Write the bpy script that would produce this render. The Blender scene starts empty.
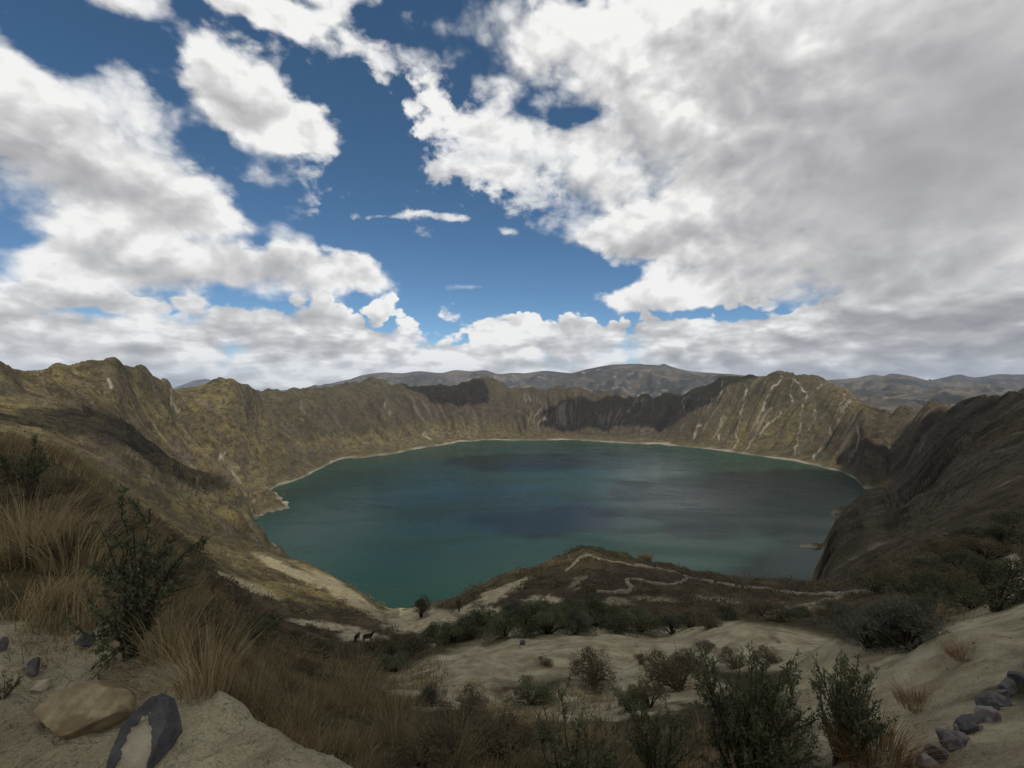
import bpy, math, random
import numpy as np
from mathutils import Vector

rng = np.random.default_rng(7)
random.seed(7)
F = 470.0                 # focal length in the photo's pixels
CX, CY = 512.0, 384.0
LAKE = -380.0             # the camera stands at the origin, the lake lies 380 m below it
R = math.radians
scene = bpy.context.scene
col = scene.collection

# ---------------------------------------------------------------- noise
_G = np.array([(math.cos(a), math.sin(a)) for a in np.arange(16) * math.pi / 8])

def _hash(i, j, seed):
    h = (i.astype(np.int64) * 374761393 + j.astype(np.int64) * 668265263 + seed * 2147483647) & 0xFFFFFFFF
    h = ((h ^ (h >> 13)) * 1274126177) & 0xFFFFFFFF
    return ((h ^ (h >> 16)) & 15).astype(np.int64)

def perlin(x, y, seed=0):
    x = np.asarray(x, float); y = np.asarray(y, float)
    i = np.floor(x); j = np.floor(y); fx = x - i; fy = y - j
    u = fx * fx * fx * (fx * (fx * 6 - 15) + 10); v = fy * fy * fy * (fy * (fy * 6 - 15) + 10)
    def g(di, dj):
        k = _G[_hash(i + di, j + dj, seed)]
        return k[..., 0] * (fx - di) + k[..., 1] * (fy - dj)
    a = g(0, 0) * (1 - u) + g(1, 0) * u
    b = g(0, 1) * (1 - u) + g(1, 1) * u
    return 1.5 * (a * (1 - v) + b * v)

def fbm(x, y, oct=5, seed=0, gain=0.5):
    s = 0; a = 1.0; t = 0
    for k in range(oct):
        s = s + a * perlin(x * 2**k, y * 2**k, seed + k * 17); t += a; a *= gain
    return s / t

def smooth(a, b, x):
    t = np.clip((x - a) / (b - a), 0, 1)
    return t * t * (3 - 2 * t)

# ---------------------------------------------------------------- monotone cubic interpolation
def slopes(h, d):
    # h, d: [K-1, N] -> m [K, N]
    m = np.zeros((h.shape[0] + 1, h.shape[1]))
    m[0] = d[0]; m[-1] = d[-1]
    w1 = 2 * h[1:] + h[:-1]; w2 = h[1:] + 2 * h[:-1]
    same = d[1:] * d[:-1] > 0
    with np.errstate(divide='ignore', invalid='ignore'):
        hm = (w1 + w2) / (w1 / d[:-1] + w2 / d[1:])
    m[1:-1] = np.where(same, hm, 0)
    return m

def pchip1(xk, yk, x):
    xk = np.asarray(xk, float); yk = np.asarray(yk, float)
    h = np.diff(xk)[:, None]; d = np.diff(yk)[:, None] / h
    m = slopes(h, d)[:, 0]
    x = np.clip(x, xk[0], xk[-1])
    i = np.clip(np.searchsorted(xk, x, side='right') - 1, 0, len(xk) - 2)
    hh = xk[i + 1] - xk[i]; t = (x - xk[i]) / hh
    return ((1 + 2 * t) * (1 - t)**2 * yk[i] + t * (1 - t)**2 * hh * m[i] + t * t * (3 - 2 * t) * yk[i + 1] + t * t * (t - 1) * hh * m[i + 1])

# ---------------------------------------------------------------- the land: feature lines (bearing, height line, distance)
LINES = [
 # the ledge one stands on
 [(-900,720,1.5),(0,768,2.05),(150,768,2.05),(330,776,2.0),(500,800,1.9),(1024,800,1.9),(1900,740,1.6)],
 # its lip
 [(-900,640,2.4),(0,640,2.85),(60,614,3.4),(110,625,3.2),(150,650,2.9),(190,681,2.6),(220,702,2.45),(250,724,2.33),(290,752,2.15),(345,767,2.07),(400,800,2.0),(500,812,1.95),(1024,812,1.95),(1900,740,2.0)],
 # foot of the lip
 [(-900,560,4),(0,600,4.0),(100,600,4.2),(150,648,3.5),(200,712,3.2),(250,775,3.1),(300,825,3.0),(400,845,3.0),(600,832,3.2),(800,812,3.6),(900,795,4.0),(1024,745,4.3),(1300,680,4.5),(1900,600,5)],
 [(-900,470,5.5),(0,520,6),(100,540,6),(150,590,6.5),(200,650,6.5),(250,700,6.5),(300,730,6.5),(400,750,6.5),(600,760,6.5),(800,752,6.6),(860,752,6.0),(900,758,5.2),(960,715,5.8),(1024,675,7),(1300,600,8),(1900,520,8)],
 [(-900,410,7.5),(-300,420,8),(0,460,9),(60,475,9),(100,500,9.5),(150,545,11),(200,600,12),(250,655,12.5),(300,690,13),(350,705,13),(450,712,13),(550,714,13),(650,706,13),(750,700,12),(850,690,11),(950,660,10.5),(1024,640,10.5),(1300,560,11),(1900,470,11)],
 [(-900,390,11),(-300,400,11),(0,447,12),(60,462,13),(100,488,14),(150,530,17),(200,580,20),(250,632,21),(300,664,22),(350,675,22),(400,685,21),(500,691,20),(600,688,20),(700,675,20),(800,665,18),(900,645,17),(1000,615,18),(1024,605,18),(1300,520,18),(1900,440,18)],
 [(-900,395,20),(-300,405,22),(0,450,25),(60,470,30),(100,500,40),(150,530,50),(200,570,50),(250,618,50),(300,645,50),(350,655,50),(400,655,48),(430,640,45),(460,636,44),(500,631,42),(560,628,40),(600,631,40),(660,640,38),(700,630,38),(740,624,40),(780,632,38),(830,641,34),(900,625,33),(960,600,36),(1024,565,40),(1300,470,40),(1900,400,40)],
 [(-900,400,100),(-300,405,110),(0,445,120),(60,462,120),(100,490,120),(150,523,120),(200,560,115),(250,600,110),(300,625,105),(350,637,100),(400,637,95),(430,635,85),(460,628,80),(500,615,75),(560,605,75),(620,605,75),(700,608,75),(780,610,75),(830,605,70),(900,582,75),(960,562,80),(1024,538,90),(1300,440,90),(1900,380,90)],
 [(-900,400,300),(-300,405,320),(0,435,350),(60,452,350),(100,478,350),(150,508,340),(200,535,330),(240,547,320),(265,552,310),(300,566,290),(330,577,270),(360,593,240),(378,608,210),(395,612,190),(430,608,170),(445,605,165),(465,600,170),(480,593,180),(500,583,200),(530,572,220),(560,562,240),(575,556,248),(585,553,250),(596,554,252),(610,558,252),(630,561,252),(660,567,250),(690,574,245),(720,580,240),(750,584,235),(780,587,230),(820,588,225),(850,576,230),(900,550,240),(960,527,250),(1024,507,260),(1300,420,260),(1900,370,260)],
 # near shore, or the middle of the side walls
 [(-900,380,420),(-300,398,450),(0,422,600),(100,455,700),(150,483,800),(200,502,920),(230,511,1080),(248,520,1215),(256,525,1235),(264,529,1232),(270,541,1137),(280,550,1076),(300,575,935),(340,600,827),(380,618,763),(430,622,750),(500,610,790),(560,600,827),(700,600,827),(780,598,835),(806,590,867),(815,572,950),(825,542,1130),(835,522,1294),(850,507,1452),(862,499,1553),(870,494,1625),(878,492,1640),(890,495,1500),(900,497,1350),(930,489,950),(960,473,720),(1024,450,520),(1300,395,450),(1900,350,420)],
 # far shore, or the upper side walls
 [(-900,365,600),(-300,380,620),(0,402,850),(100,428,1000),(150,445,1200),(200,470,1480),(230,477,1600),(248,484.5,1650),(256,489,1660),(266,492,1654),(275,487,1734),(290,482,1822),(310,474,1984),(330,464,2232),(345,459,2381),(365,457.5,2430),(385,455,2515),(410,450,2706),(440,445,2928),(470,441.5,3106),(520,440,3189),(560,440,3189),(620,442.5,3053),(680,446,2880),(740,453,2588),(790,461,2319),(830,469,2101),(855,479,1880),(866,489,1701),(870,489,1703),(878,487.5,1725),(890,482,1740),(900,476,1730),(930,455,1500),(960,441,1250),(1024,420,850),(1300,370,650),(1900,330,600)],
 # the rim
 [(-900,330,800),(-300,335,850),(-60,352,880),(0,363,900),(12,370,920),(25,379,960),(33,381,980),(47,379,1020),(53,373,1060),(60,370,1090),(75,368,1130),(88,366,1160),(100,368,1200),(108,366,1220),(116,364,1250),(125,370,1300),(132,374,1350),(140,371,1400),(150,376,1480),(165,382,1600),(178,391,1750),(186,391,1800),(205,388,1850),(217,382,1900),(230,380,1920),(245,384,2000),(255,392,2200),(264,396,2400),(282,394.5,2600),(310,391.5,2850),(338,387,3100),(352,382,3250),(370,381,3400),(400,385,3600),(440,386,3750),(460,383,3820),(482,380,3900),(500,383,3950),(520,389,4000),(532,392,4020),(545,391,4020),(555,387,4000),(570,389,3980),(590,393,3950),(610,394,3920),(630,398,3900),(645,395,3880),(660,397.5,3800),(675,396,3700),(690,391,3600),(710,385,3480),(722,380,3400),(740,379,3300),(760,376,3200),(782,371.5,3080),(800,374,2980),(812,377,2900),(825,382,2800),(840,388,2650),(860,402,2450),(875,414,2280),(885,418,2200),(900,417,2100),(930,414,1900),(960,412,1700),(985,407,1500),(1000,401,1350),(1024,391,1200),(1300,330,900),(1900,290,800)],
]
NL = len(LINES)
TAB = []
for L in LINES:
    a = np.array(L, float)
    TAB.append((a[:, 0], a[:, 1], np.log(a[:, 2])))

def knots(px):
    px = np.asarray(px, float)
    D = [np.full(px.shape, 0.5)]; Z = [np.full(px.shape, -1.72)]
    for k, (xk, yk, lk) in enumerate(TAB):
        py = pchip1(xk, yk, px); d = np.exp(pchip1(xk, lk, px))
        d = np.maximum(d, D[-1] * 1.015)
        z = -(py - CY) / F * d
        if k in (9, 10):
            z = np.maximum(z, LAKE - 2)
        if k == 9:                                     # the slope falls fastest below the near crest
            d0, z0 = D[-1], Z[-1]; d = np.maximum(d, d0 * 1.05)
            D.append(d0 + (d - d0) * .42); Z.append(z0 + (z - z0) * .54)
        if k == 10:                                    # the lake bed between the two shores
            wl = smooth(-350, -376, np.maximum(z, Z[-1]))
            gap = np.clip((d - D[-1]) / 200, 0, 1)
            D.append((d + D[-1]) / 2); Z.append((z + Z[-1]) / 2 - wl * gap * 60)
            d = np.maximum(d, D[-1] * 1.002)
        D.append(d); Z.append(z)
    dr, zr = D[-1], Z[-1]
    D.append(dr * 1.12 + 60); Z.append(zr - 70 - 0.02 * dr)
    D.append(dr * 1.5 + 300); Z.append(np.minimum(zr - 150, -300.0) * 1.0)
    D.append(np.full(px.shape, 9000.0)); Z.append(np.full(px.shape, -420.0))
    D.append(np.full(px.shape, 30000.0)); Z.append(np.full(px.shape, -520.0))
    return np.array(D), np.array(Z)
I9, I10, I11, I12 = 9, 11, 13, 14                     # knot rows: near crest, near shore, far shore, rim

def base_z(px, d, KD=None, KZ=None):
    if KD is None: KD, KZ = knots(px)
    h = np.diff(KD, axis=0); dd = np.diff(KZ, axis=0) / h
    m = slopes(h, dd)
    i = np.clip((d[None] >= KD).sum(0) - 1, 0, KD.shape[0] - 2)
    n = np.arange(KD.shape[1])
    hh = h[i, n]; t = np.clip((d - KD[i, n]) / hh, 0, 1)
    return (1 + 2 * t) * (1 - t)**2 * KZ[i, n] + t * (1 - t)**2 * hh * m[i, n] + t * t * (3 - 2 * t) * KZ[i + 1, n] + t * t * (t - 1) * hh * m[i + 1, n]

OCT = [0.07 * 2**i for i in range(13)]
def detail(x, y, d):
    s = np.zeros_like(x)
    for k, lam in enumerate(OCT):
        w = smooth(0.006, 0.02, lam / d) * (1 - smooth(0.10, 0.3, lam / d))
        q = w > 0.002
        if not q.any(): continue
        n = perlin(x[q] / lam + 3.1 * k, y[q] / lam - 1.7 * k, 40 + k)
        n2 = 0.5 - np.abs(perlin(x[q] / lam * 0.9 + 9, y[q] / lam * 0.9 + k, 90 + k))
        s[q] += w[q] * lam * (0.045 * n + 0.040 * n2) * (1 + 1.3 * smooth(6, 3, d[q]) + .9 * smooth(45, 80, d[q]) * smooth(420, 300, d[q]))
    return s

def band(x, y, d, lo, hi, seed):
    """noise whose grain keeps in proportion to the distance"""
    s = np.zeros_like(x); tw = np.zeros_like(x) + 1e-6
    for k in range(-5, 12):
        lam = 2.0**k; w = smooth(lo * .5, lo, lam / d) * (1 - smooth(hi, hi * 2, lam / d))
        q = w > .002
        if q.any(): s[q] += w[q] * perlin(x[q] / lam + 5.3 * k, y[q] / lam + 2.9 * k, seed + k); tw[q] += w[q]**2
    return s / np.sqrt(tw)

LCX, LCY = 160.0, 2050.0
def crater_coords(x, y):
    th = np.arctan2(x - LCX, y - LCY); r = np.hypot(x - LCX, y - LCY)
    wx = fbm(x / 420, y / 420, 3, 5) * 0.05
    return th + wx, r

def spur(x, y, zb, d):
    th, r = crater_coords(x, y)
    h = (zb - LAKE) / 330
    env = smooth(0.0, 0.28, h) * (1 - 0.62 * smooth(0.7, 1.0, h)) * smooth(350, 900, d) * (1 - smooth(5000, 8000, d))
    s = np.zeros_like(x)
    for k, (fr, a) in enumerate(((7, 60), (15, 46), (31, 33), (64, 20), (125, 11), (240, 6))):
        n = perlin(th * fr + 3 * k, r / (1500 / (1 + k)) + 5 * k, 200 + k)
        s += a * (0.36 - np.minimum(np.abs(n) * 1.5, 1.0 + .2 * np.abs(n)) * .95)
    env = env * (1 - .85 * np.exp(-(((CX + x / y * F) - 264) / 13)**2) * (d < 1600))
    env = env * (1 - .85 * np.exp(-(((CX + x / y * F) - 872) / 17)**2) * (d < 1680))
    return s * env, s, env

BUMPS = []
def height(px, d, parts=False):
    px = np.asarray(px, float); d = np.asarray(d, float)
    KD, KZ = knots(px)
    zb = base_z(px, d, KD, KZ)
    x = (px - CX) / F * d; y = d
    sp, raw, env = spur(x, y, zb, d)
    det = detail(x, y, d)
    nearlake = smooth(0, 40, np.abs(zb - LAKE)) * 0.45 + 0.55
    z = zb + sp + det * np.where(d > 500, nearlake * 1.5 * np.where(zb < LAKE - 1, .15, 1), 1.0)
    z = capes(x, y, z)
    for bx, by, br, bry, bh in BUMPS:
        q = ((x - bx) / br)**2 + ((y - by) / bry)**2
        m = q < 6
        if m.any(): z[m] += bh * np.exp(-q[m] * (1 + .5 * perlin(x[m] / br * 1.5, y[m] / br * 1.5, 3)))
    if parts: return z, zb, raw, env, KD, KZ
    return z

CAPES = [(-778, 1440, 92, 110, 30), (-830, 1400, 110, 230, 60), (722, 1098, 62, 15, 10), (985, 1345, 66, 80, 30)]
def capes(x, y, z):
    for cx, cy_, rx, ry, h in CAPES:
        q = np.abs((x - cx) / rx)**1.3 + np.abs((y - cy_) / ry)**1.3
        q = q + .35 * perlin(x / 17, y / 17, 12)
        z = np.where(q < 2.2, np.maximum(z, LAKE + h * (1 - q)), z)
    return z

def at_pixel(px, py, dmin=0.9, dmax=4500, n=1400):
    d = np.exp(np.linspace(math.log(dmin), math.log(dmax), n))
    z = height(np.full(n, float(px)), d)
    yy = CY - z / d * F
    hit = np.where(yy <= py)[0]
    i = hit[0] if len(hit) else int(np.argmin(yy))
    return Vector(((px - CX) / F * d[i], d[i], z[i]))

def z_at(x, y):
    return float(height(np.array([CX + x / y * F]), np.array([y]))[0])

for _px, _py, _w, _h in ((745,640,42,1.1),(640,655,40,.7),(560,668,44,.6),(470,676,40,.7),(690,668,34,.7),(845,662,36,.8),(955,660,50,.6),(520,700,45,-.5),(610,690,36,-.4),(590,648,34,.5),(880,745,36,.32),(850,775,30,.3),(800,690,30,.4),(930,700,40,-.25)):
    _p = at_pixel(_px, _py); BUMPS.append((_p.x, _p.y, _w / F * _p.y, _w / F * _p.y * 1.5, _h))

# ---------------------------------------------------------------- mesh helpers
def mesh(name, v, faces, mat=None, parent=None, smooth_shade=True, attrs=None):
    me = bpy.data.meshes.new(name)
    v = np.asarray(v, np.float32)
    me.vertices.add(len(v)); me.vertices.foreach_set('co', v.ravel())
    faces = [np.asarray(f, np.int32) for f in (faces if isinstance(faces, list) else [faces]) if len(f)]
    tot = np.concatenate([np.full(len(f), f.shape[1], np.int32) for f in faces])
    idx = np.concatenate([f.ravel() for f in faces])
    me.loops.add(len(idx)); me.loops.foreach_set('vertex_index', idx)
    me.polygons.add(len(tot))
    st = np.concatenate([[0], np.cumsum(tot)[:-1]]).astype(np.int32)
    me.polygons.foreach_set('loop_start', st); me.polygons.foreach_set('loop_total', tot)
    me.polygons.foreach_set('use_smooth', np.full(len(tot), smooth_shade, bool))
    for k, a in (attrs or {}).items():
        at = me.attributes.new(k, 'FLOAT', 'POINT'); at.data.foreach_set('value', np.asarray(a, np.float32).ravel())
    me.update(calc_edges=True); me.validate()
    if mat: me.materials.append(mat)
    o = bpy.data.objects.new(name, me); col.objects.link(o)
    if parent: o.parent = parent
    return o

def empty(name, loc=(0, 0, 0)):
    o = bpy.data.objects.new(name, None); col.objects.link(o); o.location = loc; o.empty_display_size = 0.1
    return o

def tag(o, label=None, cat=None, group=None, kind=None):
    if label: o['label'] = label
    if cat: o['category'] = cat
    if group: o['group'] = group
    if kind: o['kind'] = kind
    return o

def copy_tree(o, parent=None):
    c = o.copy(); col.objects.link(c); c.parent = parent
    for ch in [k for k in bpy.data.objects if k.parent == o]: copy_tree(ch, c)
    return c

# ---------------------------------------------------------------- node helpers
class NT:
    def __init__(s, tree): s.t = tree; s.n = tree.nodes; s.l = tree.links
    def new(s, typ, **kw):
        n = s.n.new(typ)
        for k, v in kw.items(): setattr(n, k, v)
        return n
    def put(s, sock, v):
        if isinstance(v, bpy.types.NodeSocket): s.l.new(v, sock)
        elif v is not None: sock.default_value = v
    def math(s, op, a, b=None, c=None, clamp=False):
        n = s.new('ShaderNodeMath', operation=op, use_clamp=clamp)
        for k, v in enumerate((a, b, c)):
            if v is not None: s.put(n.inputs[k], v)
        return n.outputs[0]
    def mix(s, f, a, b):
        n = s.new('ShaderNodeMix', data_type='RGBA')
        s.put(n.inputs[0], f); s.put(n.inputs[6], a); s.put(n.inputs[7], b)
        return n.outputs[2]
    def mixf(s, f, a, b):
        n = s.new('ShaderNodeMix', data_type='FLOAT')
        s.put(n.inputs[0], f); s.put(n.inputs[2], a); s.put(n.inputs[3], b)
        return n.outputs[0]
    def sstep(s, x, a, b, lo=0.0, hi=1.0):
        n = s.new('ShaderNodeMapRange', interpolation_type='SMOOTHSTEP')
        s.put(n.inputs[0], x); s.put(n.inputs[1], a); s.put(n.inputs[2], b); s.put(n.inputs[3], lo); s.put(n.inputs[4], hi)
        return n.outputs[0]
    def noise(s, vec, scale, detail=6, rough=0.55, dist=0.0, lac=2.0):
        n = s.new('ShaderNodeTexNoise')
        s.put(n.inputs['Vector'], vec); n.inputs['Scale'].default_value = scale; n.inputs['Detail'].default_value = detail
        n.inputs['Roughness'].default_value = rough; n.inputs['Distortion'].default_value = dist; n.inputs['Lacunarity'].default_value = lac
        return n.outputs[0]
    def attr(s, name):
        n = s.new('ShaderNodeAttribute', attribute_name=name)
        return n.outputs['Fac']
    def vmath(s, op, a, b=None):
        n = s.new('ShaderNodeVectorMath', operation=op)
        s.put(n.inputs[0], a)
        if b is not None: s.put(n.inputs[1], b)
        return n.outputs[0]

def C(r, g, b): return (r, g, b, 1)

def material(name, rough=0.9, spec=0.2):
    m = bpy.data.materials.new(name); m.use_nodes = True
    t = NT(m.node_tree); b = t.n['Principled BSDF']
    b.inputs['Roughness'].default_value = rough
    b.inputs['Specular IOR Level'].default_value = spec
    return m, t, b

# ---------------------------------------------------------------- materials
def land_material():
    m, t, b = material('crater_land', 0.95, 0.1)
    P = t.new('ShaderNodeNewGeometry').outputs['Position']
    big = t.noise(P, 1 / 140, 9, 0.66)
    mid = t.noise(P, 1 / 34, 10, 0.70)
    fine = t.noise(P, 1 / 1.3, 9, 0.68)
    grit = t.noise(P, 14, 6, 0.7)
    sand, scree, dark, gold, rock = (t.attr(k) for k in ('sand', 'scree', 'dark', 'gold', 'rock'))
    olive = t.mix(t.sstep(mid, 0.36, 0.64), C(.030, .028, .012), C(.088, .076, .030))
    olive = t.mix(t.sstep(fine, 0.38, 0.68), t.mix(0.42, olive, C(.02, .017, .010)), olive)
    br = t.mix(t.sstep(mid, 0.38, 0.66), C(.040, .030, .018), C(.115, .083, .046))
    br = t.mix(t.sstep(fine, 0.4, 0.7), t.mix(0.4, br, C(.012, .011, .009)), br)
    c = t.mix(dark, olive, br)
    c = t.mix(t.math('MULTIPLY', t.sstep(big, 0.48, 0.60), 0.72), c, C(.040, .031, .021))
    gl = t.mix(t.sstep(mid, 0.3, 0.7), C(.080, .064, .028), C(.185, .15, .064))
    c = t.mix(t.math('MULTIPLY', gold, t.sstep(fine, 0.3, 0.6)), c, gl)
    rk = t.mix(t.sstep(fine, 0.35, 0.65), C(.045, .037, .026), C(.115, .093, .062))
    c = t.mix(rock, c, rk)
    spot = t.noise(P, 1 / 22, 9, 0.66, 0.4); far = t.attr('far')
    c = t.mix(t.math('MULTIPLY', t.math('MULTIPLY', t.sstep(spot, .50, .57), .75), far), c, t.mix(t.sstep(fine, .4, .6), C(.020, .017, .011), C(.050, .040, .024)))
    spot3 = t.noise(P, 1 / 5.5, 9, 0.66, 0.4)
    c = t.mix(t.math('MULTIPLY', t.math('MULTIPLY', t.sstep(spot3, .50, .58), .6), far), c, C(.026, .022, .014))
    c = t.mix(t.math('MULTIPLY', t.math('MULTIPLY', t.sstep(spot3, .42, .34), .22), far), c, C(.17, .14, .09))
    spot2 = t.noise(P, 1 / 30, 9, 0.68, 0.6)
    c = t.mix(t.math('MULTIPLY', t.math('MULTIPLY', t.sstep(spot2, .60, .66), .30), far), c, C(.21, .18, .125))
    sc = t.mix(t.sstep(fine, 0.35, 0.65), C(.20, .175, .135), C(.40, .36, .29))
    c = t.mix(scree, c, sc)
    sd = t.mix(t.sstep(fine, 0.34, 0.66), C(.232, .198, .122), C(.42, .378, .25))
    sd = t.mix(t.math('MULTIPLY', t.sstep(grit, 0.52, 0.68), 0.42), sd, C(.12, .10, .07))
    sd = t.mix(t.math('MULTIPLY', t.sstep(t.noise(P, 0.55, 6, 0.6), 0.52, 0.66), 0.35), sd, C(.20, .15, .09))
    c = t.mix(sand, c, sd)
    t.l.new(c, b.inputs['Base Color'])
    bp = t.new('ShaderNodeBump'); bp.inputs['Strength'].default_value = 0.9; bp.inputs['Distance'].default_value = 1.6
    hgt = t.math('ADD', t.noise(P, 1 / 9, 10, 0.68), t.math('MULTIPLY', grit, 0.02))
    t.l.new(hgt, bp.inputs['Height'])
    b2 = t.new('ShaderNodeBump'); b2.inputs['Strength'].default_value = 0.55; b2.inputs['Distance'].default_value = 0.03
    t.l.new(t.math('ADD', grit, t.noise(P, 3.5, 8, 0.7)), b2.inputs['Height']); t.l.new(bp.outputs[0], b2.inputs['Normal'])
    t.l.new(b2.outputs[0], b.inputs['Normal'])
    return m

def lake_material():
    m, t, b = material('lake_water', 0.12, 0.16)
    P = t.new('ShaderNodeNewGeometry').outputs['Position']
    mp = t.new('ShaderNodeMapping'); mp.inputs['Scale'].default_value = (1 / 900, 1 / 420, 1); t.l.new(P, mp.inputs[0])
    n = t.noise(mp.outputs[0], 1.0, 5, 0.55, 0.6)
    c = t.mix(t.sstep(n, 0.36, 0.66), C(.006, .017, .0125), C(.009, .028, .0185))
    c = t.mix(t.attr('shallow'), c, C(.010, .034, .023))
    t.l.new(c, b.inputs['Base Color'])
    b.inputs['IOR'].default_value = 1.33
    rough = t.sstep(t.noise(mp.outputs[0], 2.2, 5, 0.6, 1.0), 0.35, 0.7, 0.18, 0.40)
    t.l.new(rough, b.inputs['Roughness'])
    bp = t.new('ShaderNodeBump'); bp.inputs['Strength'].default_value = 0.5; bp.inputs['Distance'].default_value = 0.6
    t.l.new(t.noise(P, 0.16, 5, 0.65), bp.inputs['Height']); t.l.new(bp.outputs[0], b.inputs['Normal'])
    return m

def mountain_material():
    m, t, b = material('distant_mountain', 0.95, 0.05)
    P = t.new('ShaderNodeNewGeometry').outputs['Position']
    n = t.noise(P, 1 / 900, 7, 0.6); f = t.noise(P, 1 / 160, 6, 0.65)
    c = t.mix(t.sstep(n, 0.4, 0.62), C(.034, .034, .032), C(.090, .074, .056))
    c = t.mix(t.math('MULTIPLY', t.sstep(f, 0.54, 0.66), 0.6), c, C(.20, .165, .12))
    c = t.mix(t.math('MULTIPLY', t.sstep(f, 0.5, 0.36), 0.5), c, C(.03, .033, .026))
    t.l.new(c, b.inputs['Base Color'])
    return m

def leaf_material(name, dark, light, tip=None, trans=0.25):
    m, t, b = material(name, 0.65, 0.25)
    tint = t.attr('tint')
    P = t.new('ShaderNodeTexCoord').outputs['Object']
    c = t.mix(tint, C(*dark), C(*light))
    oi = t.new('ShaderNodeObjectInfo').outputs['Random']
    c = t.mix(t.math('MULTIPLY', oi, 0.35), c, C(*(tip or light)))
    t.l.new(c, b.inputs['Base Color'])
    tr = t.new('ShaderNodeBsdfTranslucent'); t.l.new(c, tr.inputs['Color'])
    ms = t.new('ShaderNodeMixShader'); ms.inputs[0].default_value = trans
    t.l.new(b.outputs[0], ms.inputs[1]); t.l.new(tr.outputs[0], ms.inputs[2])
    t.l.new(ms.outputs[0], t.n['Material Output'].inputs['Surface'])
    return m

def bark_material(name, a, c2):
    m, t, b = material(name, 0.9, 0.1)
    P = t.new('ShaderNodeTexCoord').outputs['Object']
    t.l.new(t.mix(t.sstep(t.noise(P, 30, 5, 0.6), 0.35, 0.65), C(*a), C(*c2)), b.inputs['Base Color'])
    return m

def stone_material(name, a, c2, spot=None, scale=9):
    m, t, b = material(name, 0.85, 0.25)
    P = t.new('ShaderNodeTexCoord').outputs['Object']
    n = t.noise(P, scale, 8, 0.65); f = t.noise(P, scale * 7, 6, 0.7)
    c = t.mix(t.sstep(n, 0.35, 0.65), C(*a), C(*c2))
    if spot: c = t.mix(t.math('MULTIPLY', t.sstep(t.noise(P, scale * 0.6, 4, 0.5), 0.5, 0.62), 0.8), c, C(*spot))
    c = t.mix(t.math('MULTIPLY', t.sstep(f, 0.5, 0.7), 0.35), c, C(a[0] * .5, a[1] * .5, a[2] * .5))
    t.l.new(c, b.inputs['Base Color'])
    bp = t.new('ShaderNodeBump'); bp.inputs['Strength'].default_value = 0.6; bp.inputs['Distance'].default_value = 0.02
    t.l.new(t.math('ADD', n, t.math('MULTIPLY', f, 0.4)), bp.inputs['Height']); t.l.new(bp.outputs[0], b.inputs['Normal'])
    return m

M_LAND = land_material(); M_LAKE = lake_material(); M_MTN = mountain_material()
M_OLIVE = leaf_material('olive_leaf', (.055, .064, .030), (.175, .185, .095), (.09, .105, .048))
M_DARK = leaf_material('dark_leaf', (.040, .045, .022), (.130, .135, .068), (.06, .062, .030))
M_SILVER = leaf_material('silver_leaf', (.046, .050, .035), (.145, .148, .108), (.085, .088, .06))
M_BROWN = leaf_material('brown_scrub', (.060, .048, .027), (.20, .155, .085), (.07, .062, .034))
M_GRASS = leaf_material('dry_grass', (.080, .062, .034), (.42, .33, .175), (.29, .22, .11), 0.38)
M_RUST = leaf_material('rust_grass', (.12, .068, .030), (.30, .19, .085), (.24, .15, .06), 0.3)
M_BARK = bark_material('shrub_bark', (.045, .034, .024), (.115, .09, .065))
M_BARKD = bark_material('dark_bark', (.022, .018, .014), (.055, .044, .034))
M_PATH = None

# ---------------------------------------------------------------- terrain sheet
def seg(p, a, b):
    ax, ay = a; bx, by = b
    dx, dy = bx - ax, by - ay
    t = np.clip(((p[0] - ax) * dx + (p[1] - ay) * dy) / (dx * dx + dy * dy), 0, 1)
    return np.hypot(p[0] - ax - t * dx, p[1] - ay - t * dy)

def ell(px, py, cx, cy, rx, ry, rot=0.0, soft=0.35):
    c, s = math.cos(R(rot)), math.sin(R(rot))
    u = ((px - cx) * c + (py - cy) * s) / rx; v = (-(px - cx) * s + (py - cy) * c) / ry
    return 1 - smooth(1 - soft, 1 + soft, np.hypot(u, v))

SAND = [  # bearing, height line, half sizes and tilt of each bare sandy patch, and of sunlight painted on the left slope
 (470,668,85,20,-12),(560,640,70,14,-3),(530,655,80,26,-8),(620,690,60,16,0),(450,690,50,16,-10),(770,655,60,16,0),(520,700,120,9,0),(600,655,70,26,0),(690,642,45,16,0),(745,635,50,12,6),(800,645,55,14,10),
 (680,690,50,14,0),(740,660,40,12,0),(930,680,110,36,-20),(985,640,60,32,-25),(1010,610,30,22,-40),(880,735,70,40,-15),(830,690,45,40,0),(980,740,90,40,0),(560,716,60,7,0),
 (655,599,22,3,3),(612,601,18,2.5,0),(578,581,12,3,-30),(722,600,22,2.5,4),(795,611,30,3,-12),(345,594,46,7,33),(290,571,40,5,25),(245,585,36,4,22),(1015,575,9,20,0),(620,706,60,8,0),(862,655,40,14,0),
 (364,637,26,4.5,4),(330,626,40,3,8),(425,622,38,14,0),(405,614,22,9,0),(495,594,20,5,-25),(520,582,14,4,-20),(480,612,25,6,0),(545,600,20,4,0),
]
LEDGE = [(60,700,120,75,0),(170,720,120,70,25),(250,760,110,42,20),(20,650,60,28,0),(110,652,70,24,10)]
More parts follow.
